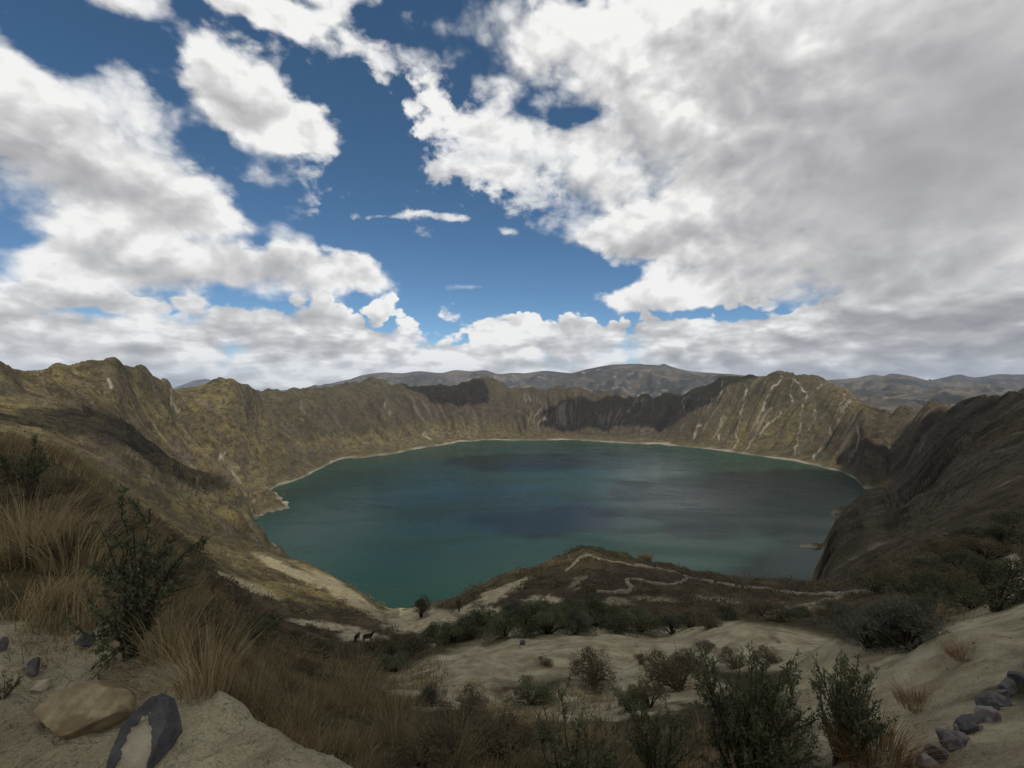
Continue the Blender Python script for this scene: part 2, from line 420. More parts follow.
GOLD = [(120,400,120,22,25),(60,430,90,40,20),(210,430,70,60,45),(230,480,40,50,45),(310,585,75,17,25),(262,562,70,12,12),(340,600,40,14,35),(370,440,90,10,-6),(520,430,40,10,0),
        (850,400,26,18,45),(130,505,36,9,25),(735,622,20,6,0),(280,600,60,12,20),(450,430,60,10,0),(765,430,60,25,0),(640,557,18,4,10),(600,572,40,8,0),(700,592,60,6,4),(650,612,60,8,0),(810,608,50,8,-8),(200,420,30,30,40)]  # golden dry grass, with sunlit stretches of the slopes painted in
DARK = [(690,600,130,18,0),(640,580,90,20,0),(600,420,110,36,0),(920,480,130,90,-25),(920,440,80,40,-20),(110,440,55,35,20),(440,405,120,12,0),(330,640,90,26,0),(760,600,80,16,0),(250,600,70,12,25),(300,625,80,16,10),(490,610,90,16,-10),(560,600,90,20,0),(850,590,60,30,-20)]  # brown scrub ground; the left wall patch paints in a cloud shadow
STREAKS = [
 [(723,381),(720,400),(722,418),(716,440)],[(793,378),(790,392),(792,402)],[(794,378),(806,394),(803,412),(797,440),(795,456)],[(820,384),(806,398),(800,415)],
 [(845,394),(838,412),(828,432),(815,458)],[(849,401),(840,418),(830,438)],[(812,404),(818,412),(810,430)],[(783,376),(770,392),(760,412),(757,425)],[(782,412),(768,424),(752,440),(745,452)],
 [(640,391),(634,402),(628,412)],[(684,397),(682,412),(681,430)],[(700,425),(694,440)],[(857,430),(858,440),(848,462)],[(745,384),(742,405),(738,430),(735,448)],[(928,440),(922,450),(915,460)],
 [(108,379),(112,388)],[(172,388),(171,400),(178,412)],[(90,402),(98,410)],[(218,455),(232,470),(240,482)],[(225,452),(218,458)],[(228,462),(238,468)],[(300,402),(304,412)],[(425,433),(430,440)],[(180,465),(188,476)],[(198,480),(203,486)],[(385,403),(390,415)],[(30,505),(50,512)],[(60,540),(75,552)],[(180,550),(200,566)],
]
def build_land():
    segs = [8, 90, 50, 60, 60, 60, 66, 80, 120, 80, 80, 60, 60, 170, 34, 20, 10, 10]
    px = np.concatenate([np.linspace(-900, -42, 110), np.linspace(-40, 1064, 1105), np.linspace(1066, 1900, 110)])
    KD, KZ = knots(px)
    rows = []
    for k, n in enumerate(segs):
        for j in range(n):
            rows.append(KD[k] * (KD[k + 1] / KD[k])**(j / n) if k != 15 else KD[k] + (KD[k + 1] - KD[k]) * j / n)
    rows.append(KD[-1])
    D = np.array(rows); nr, nc = D.shape
    PX = np.broadcast_to(px, D.shape).ravel(); Dr = D.ravel()
    z, zb, raw, env, KDf, KZf = height(PX, Dr, True)
    x = (PX - CX) / F * Dr; y = Dr
    py = CY - z / Dr * F
    # masks of ground cover; sand, gold and dark also paint in some sun and cloud shade
    wob = band(x, y, Dr, .05, .16, 71) * .55
    wob2 = band(x, y, Dr, .012, .06, 75) * .42
    qx = PX + wob * 16 + wob2 * 7; qy = py + wob2 * 7 + wob * 5
    wide = Dr < 700
    sand = np.zeros_like(z)
    for e in SAND: sand = np.maximum(sand, ell(qx, qy, *e, soft=0.3) * (Dr < 400) * (Dr > 3.2))
    for e in LEDGE: sand = np.maximum(sand, ell(qx, qy, *e, soft=0.25) * (Dr < 5.0))
    sand = np.maximum(sand, (Dr < 2.9) * 0.9)
    sand = sand * (1 - 0.75 * smooth(0.22, 0.5, wob2 + 0.4 * wob) * (Dr > 4))
    sand = sand * np.where((Dr > 60) & (PX > 560), .45, 1) * np.where((Dr > 140) & (PX < 400), .5, 1)
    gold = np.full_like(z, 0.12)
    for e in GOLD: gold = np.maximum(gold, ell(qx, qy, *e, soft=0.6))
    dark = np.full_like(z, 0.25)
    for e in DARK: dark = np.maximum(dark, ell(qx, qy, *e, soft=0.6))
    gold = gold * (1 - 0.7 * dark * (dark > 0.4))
    near = (Dr < 40) & (PX < 480)
    dark = np.where(near, 0.3, dark); gold = np.where(near, .45, gold)
    scree = np.zeros_like(z)
    th, r = crater_coords(x, y)
    sx = PX + perlin(PX / 5.0, py / 6.0, 88) * 2.2 + perlin(PX / 16.0, py / 14.0, 86) * 3.0
    sel = (Dr > 300) & (Dr < 5000)
    P2 = (sx[sel], py[sel]); sc = np.zeros(sel.sum())
    for li, L in enumerate(STREAKS):
        w = .72 if L[0][0] > 600 else 1.3
        for i in range(len(L) - 1):
            dd = seg(P2, L[i], L[i + 1])
            sc = np.maximum(sc, 1 - smooth(0.25 * w, 1.5 * w, dd))
    brk = smooth(-0.25, 0.25, perlin(x[sel] / 35, y[sel] / 35, 87))
    scree[sel] = sc * (0.12 + 0.62 * brk)
    # fine natural scree in the deepest gullies
    g = smooth(0.36, 0.5, np.abs(perlin(th * 75, r / 600, 303))) * smooth(0.1, 0.45, perlin(th * 9 + 4, r / 260, 305)) * env
    scree = np.maximum(scree, 0.26 * g * (Dr > 400) * (Dr < 4600) * np.where(PX > 520, 1.0, 0.6))
    shore = smooth(8, 2.0, z - LAKE + 4 * perlin(x / 90, y / 90, 15)) * (Dr > 600) * (Dr < 5000) * (z > LAKE - 8) * (.35 + .65 * smooth(-.3, .3, perlin(x / 120, y / 120, 16)))
    scree = np.maximum(scree, shore * 0.6)
    low = smooth(40, 8, z - LAKE) * (Dr > 600) * (Dr < 5000)
    gold = np.maximum(gold, 0.6 * low)
    # bare rock where steep
    zz = z.reshape(nr, nc); gx = np.gradient(zz, axis=0) / np.maximum(np.gradient(D, axis=0), 1e-6)
    gy = np.gradient(zz, axis=1) / np.maximum(np.gradient(x.reshape(nr, nc), axis=1), 1e-6)
    slope = np.hypot(gx, gy).ravel()
    rock = smooth(0.85, 1.5, slope) * smooth(-0.1, 0.3, perlin(x / 60, y / 60, 401)) * (Dr > 350) * 0.7
    idx = np.arange(nr * nc).reshape(nr, nc)
    f = np.stack([idx[:-1, :-1], idx[:-1, 1:], idx[1:, 1:], idx[1:, :-1]], -1)
    v = np.stack([x, y, z], -1)
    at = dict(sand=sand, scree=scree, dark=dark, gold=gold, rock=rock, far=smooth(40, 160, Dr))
    cuts = [(0, sum(segs[:9]), 'ground'), (sum(segs[:9]), nr - 1, 'crater_terrain')]
    for a, b_, nm in cuts:
        ids = idx[a:b_ + 1].ravel(); ff = f[a:b_].reshape(-1, 4) - idx[a, 0]
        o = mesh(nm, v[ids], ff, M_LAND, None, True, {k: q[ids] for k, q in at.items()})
        tag(o, kind='structure')
    # ground behind the viewer and to the horizon there
    n = 60
    rr = np.concatenate([[0.0], np.exp(np.linspace(math.log(0.6), math.log(30000), n))])
    aa = np.linspace(R(-250), R(70), 80) + R(90) * 0
    Rg, Ag = np.meshgrid(rr, aa, indexing='ij')
    xx = Rg * np.sin(Ag + R(180) + R(90) * 0); yy = Rg * np.cos(Ag + R(180)) ; 
    return o

def build_back():
    # the rest of the mountain behind the viewer
    rr = np.concatenate([[0.02], np.exp(np.linspace(math.log(0.5), math.log(30000), 70))])
    a0 = math.degrees(math.atan((1900 - CX) / F))
    aa = np.linspace(R(a0 - 1.5), R(360 - math.degrees(math.atan((CX + 900) / F)) + 1.5), 90)
    Rg, Ag = np.meshgrid(rr, aa, indexing='ij')
    x = Rg * np.sin(Ag); y = Rg * np.cos(Ag)
    z = -1.85 - 0.10 * Rg**0.95 + detail(x.ravel(), y.ravel(), np.maximum(Rg.ravel(), .5)).reshape(x.shape)
    z = np.maximum(z, -520 - 0 * Rg)
    idx = np.arange(x.size).reshape(x.shape)
    f = np.stack([idx[:-1, :-1], idx[:-1, 1:], idx[1:, 1:], idx[1:, :-1]], -1).reshape(-1, 4)[:, ::-1]
    q = x.size
    at = dict(sand=np.where(Rg.ravel() < 4, .9, .1), scree=np.zeros(q), dark=np.full(q, .3), gold=np.full(q, .4), rock=np.zeros(q), far=np.full(q, .5))
    tag(mesh('hillside', np.stack([x, y, z], -1).reshape(-1, 3), f, M_LAND, None, True, at), kind='structure')

build_land(); build_back()

# ---------------------------------------------------------------- lake
def build_lake():
    xs = np.linspace(-1300, 1900, 150); ys = np.linspace(500, 3600, 150)
    X, Y = np.meshgrid(xs, ys, indexing='ij'); x = X.ravel(); y = Y.ravel()
    zb = base_z(CX + x / y * F, y)
    shallow = smooth(-46, -6, zb - LAKE) * 0.8
    idx = np.arange(x.size).reshape(X.shape)
    f = np.stack([idx[:-1, :-1], idx[1:, :-1], idx[1:, 1:], idx[:-1, 1:]], -1).reshape(-1, 4)
    keep = (zb[f] < LAKE + 25).any(1) & (y[f] > 620).any(1)
    o = mesh('lake', np.stack([x, y, np.full_like(x, LAKE)], -1), f[keep], M_LAKE, None, True, {'shallow': shallow})
    tag(o, kind='structure')
build_lake()

# ---------------------------------------------------------------- distant mountains
def mountain(name, sky, base, depth, seed, amp):
    a = np.array(sky, float)
    px = np.arange(a[0, 0], a[-1, 0] + 0.5, 1.5)
    crest_y = pchip1(a[:, 0], a[:, 1], px); crest_d = pchip1(a[:, 0], a[:, 2], px)
    n = 90
    t = np.concatenate([np.linspace(-1, 0, n), np.linspace(0.03, 1, 25)])
    T, PXm = np.meshgrid(t, px, indexing='ij')
    Dm = crest_d[None] + T * depth
    zc = -(crest_y - CY) / F * crest_d
    edge = smooth(0, 40, px - px[0]) * smooth(0, 40, px[-1] - px)
    prof = (1 - np.abs(T))**1.25
    z = base + (zc[None] - base) * prof
    x = (PXm - CX) / F * Dm
    sp = 0
    for k, (lam, am) in enumerate(((1500, 1.0), (700, .6), (330, .34), (160, .18), (80, .08))):
        nz = perlin(x / lam + 7 * k, Dm / (lam * 2.1) + seed, seed + k)
        sp = sp + am * (0.3 - np.abs(nz))
    z = z + sp * amp * (smooth(0, .35, np.abs(T)) * (1 - smooth(.75, 1, np.abs(T))) + 0.07)
    idx = np.arange(z.size).reshape(z.shape)
    f = np.stack([idx[:-1, :-1], idx[:-1, 1:], idx[1:, 1:], idx[1:, :-1]], -1).reshape(-1, 4)
    tag(mesh(name, np.stack([x, Dm, z], -1).reshape(-1, 3), f, M_MTN), kind='structure')

mountain('far_mountains', [(150,396,20000),(185,384,20000),(197,380,20000),(206,379,20000),(216,382,20000),(235,388,20000),(258,393,19000),(290,390.5,18500),(318,386,18000),(345,380,18000),(380,376,18000),(430,377,18000)], -600, 5000, 11, 260)
mountain('mountain_range', [(270,396,12500),(300,390.5,12500),(325,386.5,12500),(345,381.5,12500),(365,374.5,12500),(385,372.5,12500),(400,373.5,12500),(418,371,12500),(440,373,12500),(456,370.3,12500),(470,371.5,12500),(484,370,12500),(500,374,12300),(512,373,12200),(525,373.5,12000),(545,371,11800),(570,373,11500),(600,376,11500),(650,380,11500),(700,384,11500)], -420, 4200, 31, 340)
mountain('mountain_range', [(500,392,9500),(540,381,9500),(560,376,9500),(580,371,9500),(597,367.5,9500),(612,365,9500),(635,364,9500),(652,365.3,9500),(658,365.6,9500),(664,364,9500),(670,366,9500),(690,370.5,9500),(715,373,9500),(745,376,9500),(790,380,9500),(850,386,9500)], -420, 4000, 51, 380)
mountain('mountain_range', [(700,386,8500),(740,379,8500),(790,379,8500),(828,380,8500),(845,379,8500),(858,378,8500),(873,375,8500),(882,376.5,8500),(892,374,8500),(910,376,8500),(930,380.5,8500),(960,384,8500),(1030,390,8500),(1090,396,8500)], -420, 3600, 71, 360)
mountain('mountain_range', [(880,392,11000),(925,381,11000),(945,377,11000),(958,374,11000),(975,377.5,11000),(1000,374,11000),(1025,374,11000),(1100,371,11000),(1200,375,11000)], -420, 3600, 91, 330)
mountain('near_hill', [(800,412,5200),(850,402,5200),(890,397,5200),(925,392,5200),(950,390.5,5200),(985,394,5200),(1030,402,5200),(1080,412,5200)], -420, 2000, 111, 260)

# ---------------------------------------------------------------- plants
def tubes(paths, radii, sides=4):
    V = []; Fc = []
    for P, rad in zip(paths, radii):
        P = np.asarray(P, float); n = len(P)
        tg = np.gradient(P, axis=0); tg /= np.linalg.norm(tg, axis=1)[:, None] + 1e-9
        ref = np.array([0.31, 0.95, 0.05])
        u = np.cross(tg, ref); u /= np.linalg.norm(u, axis=1)[:, None] + 1e-9
        w = np.cross(tg, u)
        b = sum(len(q) for q in V)
        ang = np.arange(sides) * 2 * math.pi / sides
        ring = P[:, None] + (np.cos(ang)[None, :, None] * u[:, None] + np.sin(ang)[None, :, None] * w[:, None]) * np.asarray(rad)[:, None, None]
        V.append(ring.reshape(-1, 3))
        for i in range(n - 1):
            for s in range(sides):
                s2 = (s + 1) % sides
                Fc.append((b + i * sides + s, b + i * sides + s2, b + (i + 1) * sides + s2, b + (i + 1) * sides + s))
    return np.concatenate(V), np.array(Fc)

def leaves(pos, dirs, length, width, r, tint):
    n = len(pos)
    side = np.cross(dirs, r.normal(size=(n, 3))); side /= np.linalg.norm(side, axis=1)[:, None] + 1e-9
    L = (length * r.uniform(.6, 1.3, n))[:, None]; W = (width * r.uniform(.7, 1.25, n))[:, None]
    nrm = np.cross(dirs, side)
    a = pos; b = pos + dirs * L * .45 + side * W * .5 + nrm * L * .06; c = pos + dirs * L; d = pos + dirs * L * .45 - side * W * .5 + nrm * L * .06
    v = np.stack([a, b, c, d], 1).reshape(-1, 3)
    f = np.arange(n * 4).reshape(-1, 4)
    return v, f, np.repeat(tint, 4)

def branch(p0, d0, length, r, n=6, bend=.25, lift=.15):
    P = [np.array(p0, float)]; d = np.array(d0, float); d /= np.linalg.norm(d)
    for i in range(n - 1):
        d = d + r.normal(size=3) * bend * .5; d[2] += lift; d /= np.linalg.norm(d)
        P.append(P[-1] + d * length / (n - 1))
    return np.array(P)

def make_shrub(name, seed, h=1.0, w=0.8, stems=14, subs=5, per=26, leaf=(.035, .012), leafmat=None, bark=None, bare=.25, upright=.6, thick=.012, lean=(0, 0)):
    r = np.random.default_rng(seed)
    paths = []; radii = []; tips = []
    for i in range(stems):
        a = r.uniform(0, 2 * math.pi); out = (r.uniform(0, 1)**.6) * (1 - upright * .5)
        d = np.array([math.cos(a) * out * w / h + lean[0], math.sin(a) * out * w / h + lean[1], 1.0])
        L = h * r.uniform(.72, 1.08) * (1 - .25 * out)
        P = branch((math.cos(a) * .10 * w * r.random(), math.sin(a) * .10 * w * r.random(), -.04), d, L, r, 7, .28, .04)
        paths.append(P); radii.append(np.linspace(thick, thick * .3, 7) * r.uniform(.7, 1.2)); tips.append(P)
        for k in range(subs):
            t = r.uniform(bare, .95); q = P[int(t * 6)]; j = min(int(t * 6) + 1, 6)
            dd = P[j] - P[j - 1]; dd = dd / (np.linalg.norm(dd) + 1e-9) + r.normal(size=3) * .55
            S = branch(q, dd, h * r.uniform(.16, .36) * (1.15 - .4 * t), r, 5, .35, .10)
            paths.append(S); radii.append(np.linspace(thick * .42, thick * .14, 5)); tips.append(S)
    pos = []; dr = []; ti = []
    for bi, P in enumerate(tips):
        n = int(per * r.uniform(.5, 1.4) * (1.3 if len(P) == 7 else 1))
        t = r.uniform(bare if len(P) == 7 else .1, 1, n) ** .75 * (len(P) - 1); i = np.minimum(t.astype(int), len(P) - 2); fr = (t - i)[:, None]
        q = P[i] * (1 - fr) + P[i + 1] * fr
        dd = P[i + 1] - P[i]; dd /= np.linalg.norm(dd, axis=1)[:, None] + 1e-9
        pos.append(q + r.normal(size=(n, 3)) * .010 * h); dr.append(dd * .55 + r.normal(size=(n, 3)) * .75)
        ti.append(np.clip(r.normal(.45 + .25 * r.uniform(-1, 1), .2, n), 0, 1))
    pos = np.concatenate(pos); dr = np.concatenate(dr); dr /= np.linalg.norm(dr, axis=1)[:, None]
    ti = np.concatenate(ti)
    root = empty(name)
    v, f = tubes(paths, radii, 4)
    mesh('stems', v, f, bark or M_BARK, root)
    v, f, tn = leaves(pos, dr, leaf[0], leaf[1], r, ti)
    mesh('foliage', v, f, leafmat, root, False, {'tint': tn})
    return root

def make_round(name, seed, n=1500, leafmat=None, bark=None, leaf=(.11, .045), squash=.75, lobes=9, trunk=False):
    """a rounded bush or tree one unit high, made of leaf clumps round uneven boughs"""
    r = np.random.default_rng(seed)
    paths = []; radii = []; pos = []; dr = []; ti = []
    base_h = .36 if trunk else .0
    for i in range(lobes):
        a = r.uniform(0, 2 * math.pi); el = r.uniform(.02, 1.35) if not trunk else r.uniform(-.25, 1.4)
        rad = r.uniform(.28, .50) if not trunk else r.uniform(.22, .42)
        c = np.array([math.cos(a) * math.cos(el) * rad / squash * .75, math.sin(a) * math.cos(el) * rad / squash * .75, base_h + .12 + math.sin(el) * rad * (1.25 if not trunk else 1.0)])
        mid = c * np.array([.45, .45, .5]) + np.array([0, 0, .05])
        paths.append(np.array([(0, 0, -.05), mid, c])); radii.append(np.array([.030, .018, .006]))
        m = int(n / lobes); s = r.uniform(.13, .24)
        g = r.normal(size=(m, 3)); g /= np.linalg.norm(g, axis=1)[:, None]; g *= (r.uniform(.25, 1, m)**.6)[:, None] * s * np.array([1.15, 1.15, .9])
        pos.append(c + g); d = g / (np.linalg.norm(g, axis=1)[:, None]) + r.normal(size=(m, 3)) * .7 + np.array([0, 0, .35]); dr.append(d)
        ti.append(np.clip(r.normal(r.uniform(.2, .75), .18, m), 0, 1))
    if trunk:
        paths.append(np.array([(0, 0, -.08), (.01, 0, .2), (.0, .01, .55)])); radii.append(np.array([.05, .04, .02]))
    pos = np.concatenate(pos); dr = np.concatenate(dr); dr /= np.linalg.norm(dr, axis=1)[:, None]
    pos[:, 2] = np.maximum(pos[:, 2], .01)
    root = empty(name)
    v, f = tubes(paths, radii, 4)
    mesh('trunk' if trunk else 'stems', v, f, bark or M_BARKD, root)
    v, f, tn = leaves(pos, dr, leaf[0], leaf[1], r, np.concatenate(ti))
    mesh('crown' if trunk else 'foliage', v, f, leafmat, root, False, {'tint': tn})
    return root

def blades(base, hgt, lean, width, r, tint, segs=3):
    n = len(base)
    a = r.uniform(0, 2 * math.pi, n)
    side = np.stack([np.cos(a), np.sin(a), np.zeros(n)], -1)
    V = []
    for k in range(segs + 1):
        t = k / segs
        p = base + lean * (t**1.8)[..., None] if isinstance(t, np.ndarray) else base + lean * t**1.8
        p = p + np.stack([np.zeros(n), np.zeros(n), hgt * (t - .18 * t * t)], -1)
        w = (width * (1 - t * .92) * .5)[:, None]
        V += [p - side * w, p + side * w]
    v = np.stack(V, 1)                                  # n, 2*(segs+1), 3
    m = 2 * (segs + 1); b = np.arange(n)[:, None] * m
    f = np.concatenate([np.stack([b[:, 0] + 2 * k, b[:, 0] + 2 * k + 1, b[:, 0] + 2 * k + 3, b[:, 0] + 2 * k + 2], -1) for k in range(segs)])
    return v.reshape(-1, 3), f, np.repeat(tint, m)

def make_tuft(name, seed, n=260, h=.6, spread=.16, mat=None, width=.006, droop=.35):
    r = np.random.default_rng(seed)
    a = r.uniform(0, 2 * math.pi, n); q = r.uniform(0, 1, n)**.5
    base = np.stack([np.cos(a) * q * spread, np.sin(a) * q * spread, np.full(n, -.03)], -1)
    ln = np.stack([np.cos(a) * q, np.sin(a) * q, np.zeros(n)], -1) * droop * h + r.normal(size=(n, 3)) * np.array([1, 1, 0]) * .12 * h
    v, f, t = blades(base, h * r.uniform(.45, 1.1, n), ln, width * r.uniform(.6, 1.3, n), r, np.clip(r.normal(.5, .25, n), 0, 1))
    return mesh(name, v, f, mat or M_GRASS, None, False, {'tint': t})

# ---- foreground shrubs, each its own
def stand(o, px, py, top=None, h0=1.0, rot=None, sx=1.0, d=None, sink=0.0):
    p = at_pixel(px, py) if d is None else Vector(((px - CX) / F * d, d, float(height(np.array([float(px)]), np.array([float(d)]))[0])))
    o.location = p - Vector((0, 0, sink))
    if top is not None:
        s = ((CY - top) / F * p.y - p.z) / h0
        o.scale = (s * sx, s * sx, s)
    o.rotation_euler.z = random.uniform(0, 6.28) if rot is None else rot
    return o

s = make_shrub('shrub', 101, 1.0, .80, 30, 7, 40, (.040, .014), M_OLIVE, M_BARK, .26, .85, .010)
stand(s, 750, 790, 640, .97, .4, .72); tag(s, 'tall olive leafy shrub at the bottom edge, largest of the two upright shrubs', 'shrub', 'upright leafy shrubs by the sandy bench')
s = make_shrub('shrub', 102, 1.0, .8, 22, 7, 36, (.040, .015), M_OLIVE, M_BARK, .24, .8, .011, (.20, 0))
stand(s, 838, 762, 648, .97, 0, .74); tag(s, 'olive shrub with bare lower stems beside a sandy hump, nearer the stone row', 'shrub', 'upright leafy shrubs by the sandy bench')
s = make_shrub('shrub', 103, 1.0, .5, 13, 6, 42, (.042, .018), M_DARK, M_BARKD, .1, .75, .011, (-.10, 0))
stand(s, 132, 655, 492, 1.0, 2.2, .9); tag(s, 'tall dark green shrub with thin bare tips above the yellow boulder', 'shrub')
s = make_shrub('shrub', 104, 1.0, .8, 9, 6, 22, (.055, .02), M_DARK, M_BARKD, .5, .5, .013, (.1, 0))
stand(s, 30, 512, 428, 1.0, .2, .8, d=7.0); tag(s, 'dark spindly bush with a bushy top on the grassy bank at the left edge', 'shrub')
s = make_shrub('shrub', 105, 1.0, .9, 15, 6, 34, (.045, .014), M_OLIVE, M_BARK, .1, .45, .011)
stand(s, 572, 790, 700, .95, .9, 1.15); tag(s, 'low green bush in dry grass at the bottom edge, left of the tall olive shrub', 'shrub')
s = make_shrub('shrub', 106, 1.0, .7, 13, 6, 36, (.045, .014), M_OLIVE, M_BARK, .1, .55, .011)
stand(s, 655, 780, 688, .95, .9, .85); tag(s, 'narrow green bush at the bottom edge touching the tall olive shrub', 'shrub')
s = make_shrub('shrub', 108, 1.0, .9, 10, 4, 24, (.06, .02), M_DARK, M_BARKD, .1, .3, .014)
stand(s, 2, 700, 668, 1.0, .9, 1.0); tag(s, 'small dark plant at the left edge beside the yellow boulder', 'plant')

# ---- middle distance
PR = {k: make_round('shrub', 300 + i, n, mt, None, lf, sq, lb) for i, (k, n, mt, lf, sq, lb) in enumerate((
    ('dark', 4200, M_DARK, (.062, .022), .62, 17), ('olive', 4200, M_OLIVE, (.060, .020), .60, 17), ('silver', 4800, M_SILVER, (.075, .014), .66, 18), ('brown', 4200, M_BROWN, (.075, .015), .52, 16), ('dark2', 3800, M_DARK, (.062, .022), .5, 14)))}
used = set()
def bush(kind, px, base, top, label, group=None, sx=1.0, d=None, cat='shrub'):
    o = PR[kind] if kind not in used else copy_tree(PR[kind])
    used.add(kind)
    stand(o, px, base, top, .92, None, sx, d)
    return tag(o, label, cat, group)
bush('brown', 596, 684, 646, 'round brown bush alone in the middle of the sandy bench', None, .95)
bush('brown', 680, 690, 648, 'wide brown bush on the sandy bench behind the tall olive shrub', None, 1.1)
bush('olive', 627, 711, 688, 'low green cushion bush below the round brown bush on the sand', None, 1.2)
bush('silver', 431, 704, 682, 'small blue grey bush at the left tip of the sandy bench', None, 1.0)
bush('olive', 530, 705, 680, 'green cushion bush in the grassy strip crossing the sandy bench', None, 1.5)
bush('brown', 475, 703, 686, 'low brown bush in the grassy strip beside the blue grey bush', None, 1.6)
bush('brown', 650, 708, 680, 'brown bush in front of the wide brown bush on the bench', None, 1.0)
bush('dark', 996, 612, 548, 'tall dark bush on the slope under the right wall above the bare sand', None, .75)
bush('dark2', 972, 608, 575, 'dark bush leaning against the tall dark bush on the right slope', None, 1.0)
for i, (px, b_, tp, sx) in enumerate(((905, 650, 596, 1.1), (868, 648, 606, 1.15), (885, 640, 598, 1.0), (845, 636, 604, 1.1), (925, 628, 590, .9))):
    bush('silver', px, b_, tp, ('silver grey bush at the right end of the dense thicket, the largest', 'silver grey bush in the front of the dense thicket behind the sand', 'silver grey bush deep inside the dense thicket', 'silver grey bush at the left end of the dense thicket', 'silver grey bush at the top of the dense thicket')[i], 'silver grey thicket on the right slope', sx)
for px, b_, tp, k in ((484, 632, 604, 'dark'), (505, 638, 606, 'olive'), (528, 636, 603, 'dark'), (548, 634, 598, 'olive'), (565, 628, 595, 'dark2'), (588, 622, 592, 'dark'), (470, 637, 612, 'dark2'), (455, 642, 618, 'olive'), (515, 622, 598, 'silver'), (540, 616, 596, 'dark2'), (606, 626, 600, 'dark'), (575, 634, 606, 'silver')):
    bush(k, px, b_, tp, 'bush in the dense dark row behind the sandy bench', 'dark bushes in a row behind the bench', 1.1)
for px, b_, tp, k in ((618, 634, 610, 'dark'), (640, 632, 606, 'olive'), (655, 628, 608, 'brown'), (672, 634, 612, 'silver'), (690, 628, 610, 'dark2'), (708, 628, 610, 'brown'), (725, 620, 604, 'dark'), (762, 616, 602, 'brown'), (782, 620, 602, 'dark2'), (800, 618, 604, 'dark'), (820, 622, 604, 'brown'), (835, 616, 598, 'dark2')):
    bush(k, px, b_, tp, 'bush scattered on brown ground between bench and trail', 'scattered bushes below the promontory trail', 1.15)
for px, b_, tp, k in ((735, 668, 648, 'brown'), (702, 650, 638, 'brown'), (545, 664, 655, 'brown'), (770, 662, 646, 'brown'), (640, 664, 654, 'brown')):
    bush(k, px, b_, tp, 'small brown bush growing out of the bare sand', 'small brown bushes on the sand', 1.3)
for px, b_, tp, k in ((940, 600, 570, 'dark2'), (955, 592, 560, 'brown'), (930, 582, 556, 'dark'), (960, 572, 545, 'dark2'), (985, 560, 532, 'brown'), (1005, 545, 520, 'dark'), (915, 598, 570, 'dark'), (900, 590, 566, 'brown'), (875, 592, 570, 'dark2'), (945, 558, 535, 'brown'), (1018, 530, 508, 'dark2'), (970, 545, 522, 'dark')):
    bush(k, px, b_, tp, 'dark bush on the shaded slope above the silver thicket', 'bushes on the shaded right slope', 1.2)
for px, b_, tp, k in ((385, 660, 640, 'dark'), (395, 672, 652, 'olive'), (372, 650, 634, 'brown'), (415, 655, 636, 'dark2'), (402, 645, 628, 'brown'), (435, 640, 622, 'dark'), (350, 662, 645, 'brown'), (320, 655, 640, 'dark2'), (290, 640, 626, 'brown'), (265, 628, 612, 'dark'), (310, 672, 655, 'brown'), (235, 610, 594, 'dark2'), (210, 590, 574, 'brown')):
    bush(k, px, b_, tp, 'bush in the brown gully left of the sandy bench', 'bushes in the brown gully', 1.2)
for px, b_, tp, k in ((20, 480, 448, 'brown'), (48, 500, 468, 'brown'), (75, 520, 486, 'brown'), (100, 545, 508, 'brown'), (55, 560, 522, 'brown'), (160, 600, 560, 'brown'), (185, 640, 600, 'brown'), (175, 585, 553, 'dark2'), (230, 655, 622, 'brown'), (420, 765, 722, 'brown'), (505, 762, 720, 'brown'), (250, 640, 612, 'dark2'), (460, 735, 702, 'brown'),):
    bush(k, px, b_, tp, 'dry bush standing in the tall brown grass', 'dry bushes in the grass', 1.25)
# two trees at the notch over the water
tr = make_round('tree', 350, 3000, M_DARK, M_BARKD, (.06, .03), .8, 16, True)
stand(tr, 421, 618, 597.5, .93, None, .95); tag(tr, 'round dark tree at the notch with the lake behind', 'tree')
tr2 = make_round('tree', 351, 1800, M_DARK, M_BARKD, (.06, .03), .8, 12, True)
stand(tr2, 459, 613, 599, .93, None, .55); tag(tr2, 'slim upright dark tree on the brink right of the round tree', 'tree')

TRAILS = [
 [(564,572),(572,566),(579,558),(588,555),(600,559),(625,563.5),(660,569),(678,573),(688,577),(705,580.5),(730,585),(748,588),(765,588.5),(785,592),(810,594),(840,594),(880,590)],
 [(688,577),(682,582),(668,584.5),(652,583),(640,580),(630,578.5),(627,582),(633,588),(626,592),(610,592.5),(596,592)],
 [(760,616),(780,611),(800,607),(822,602),(845,597)]]
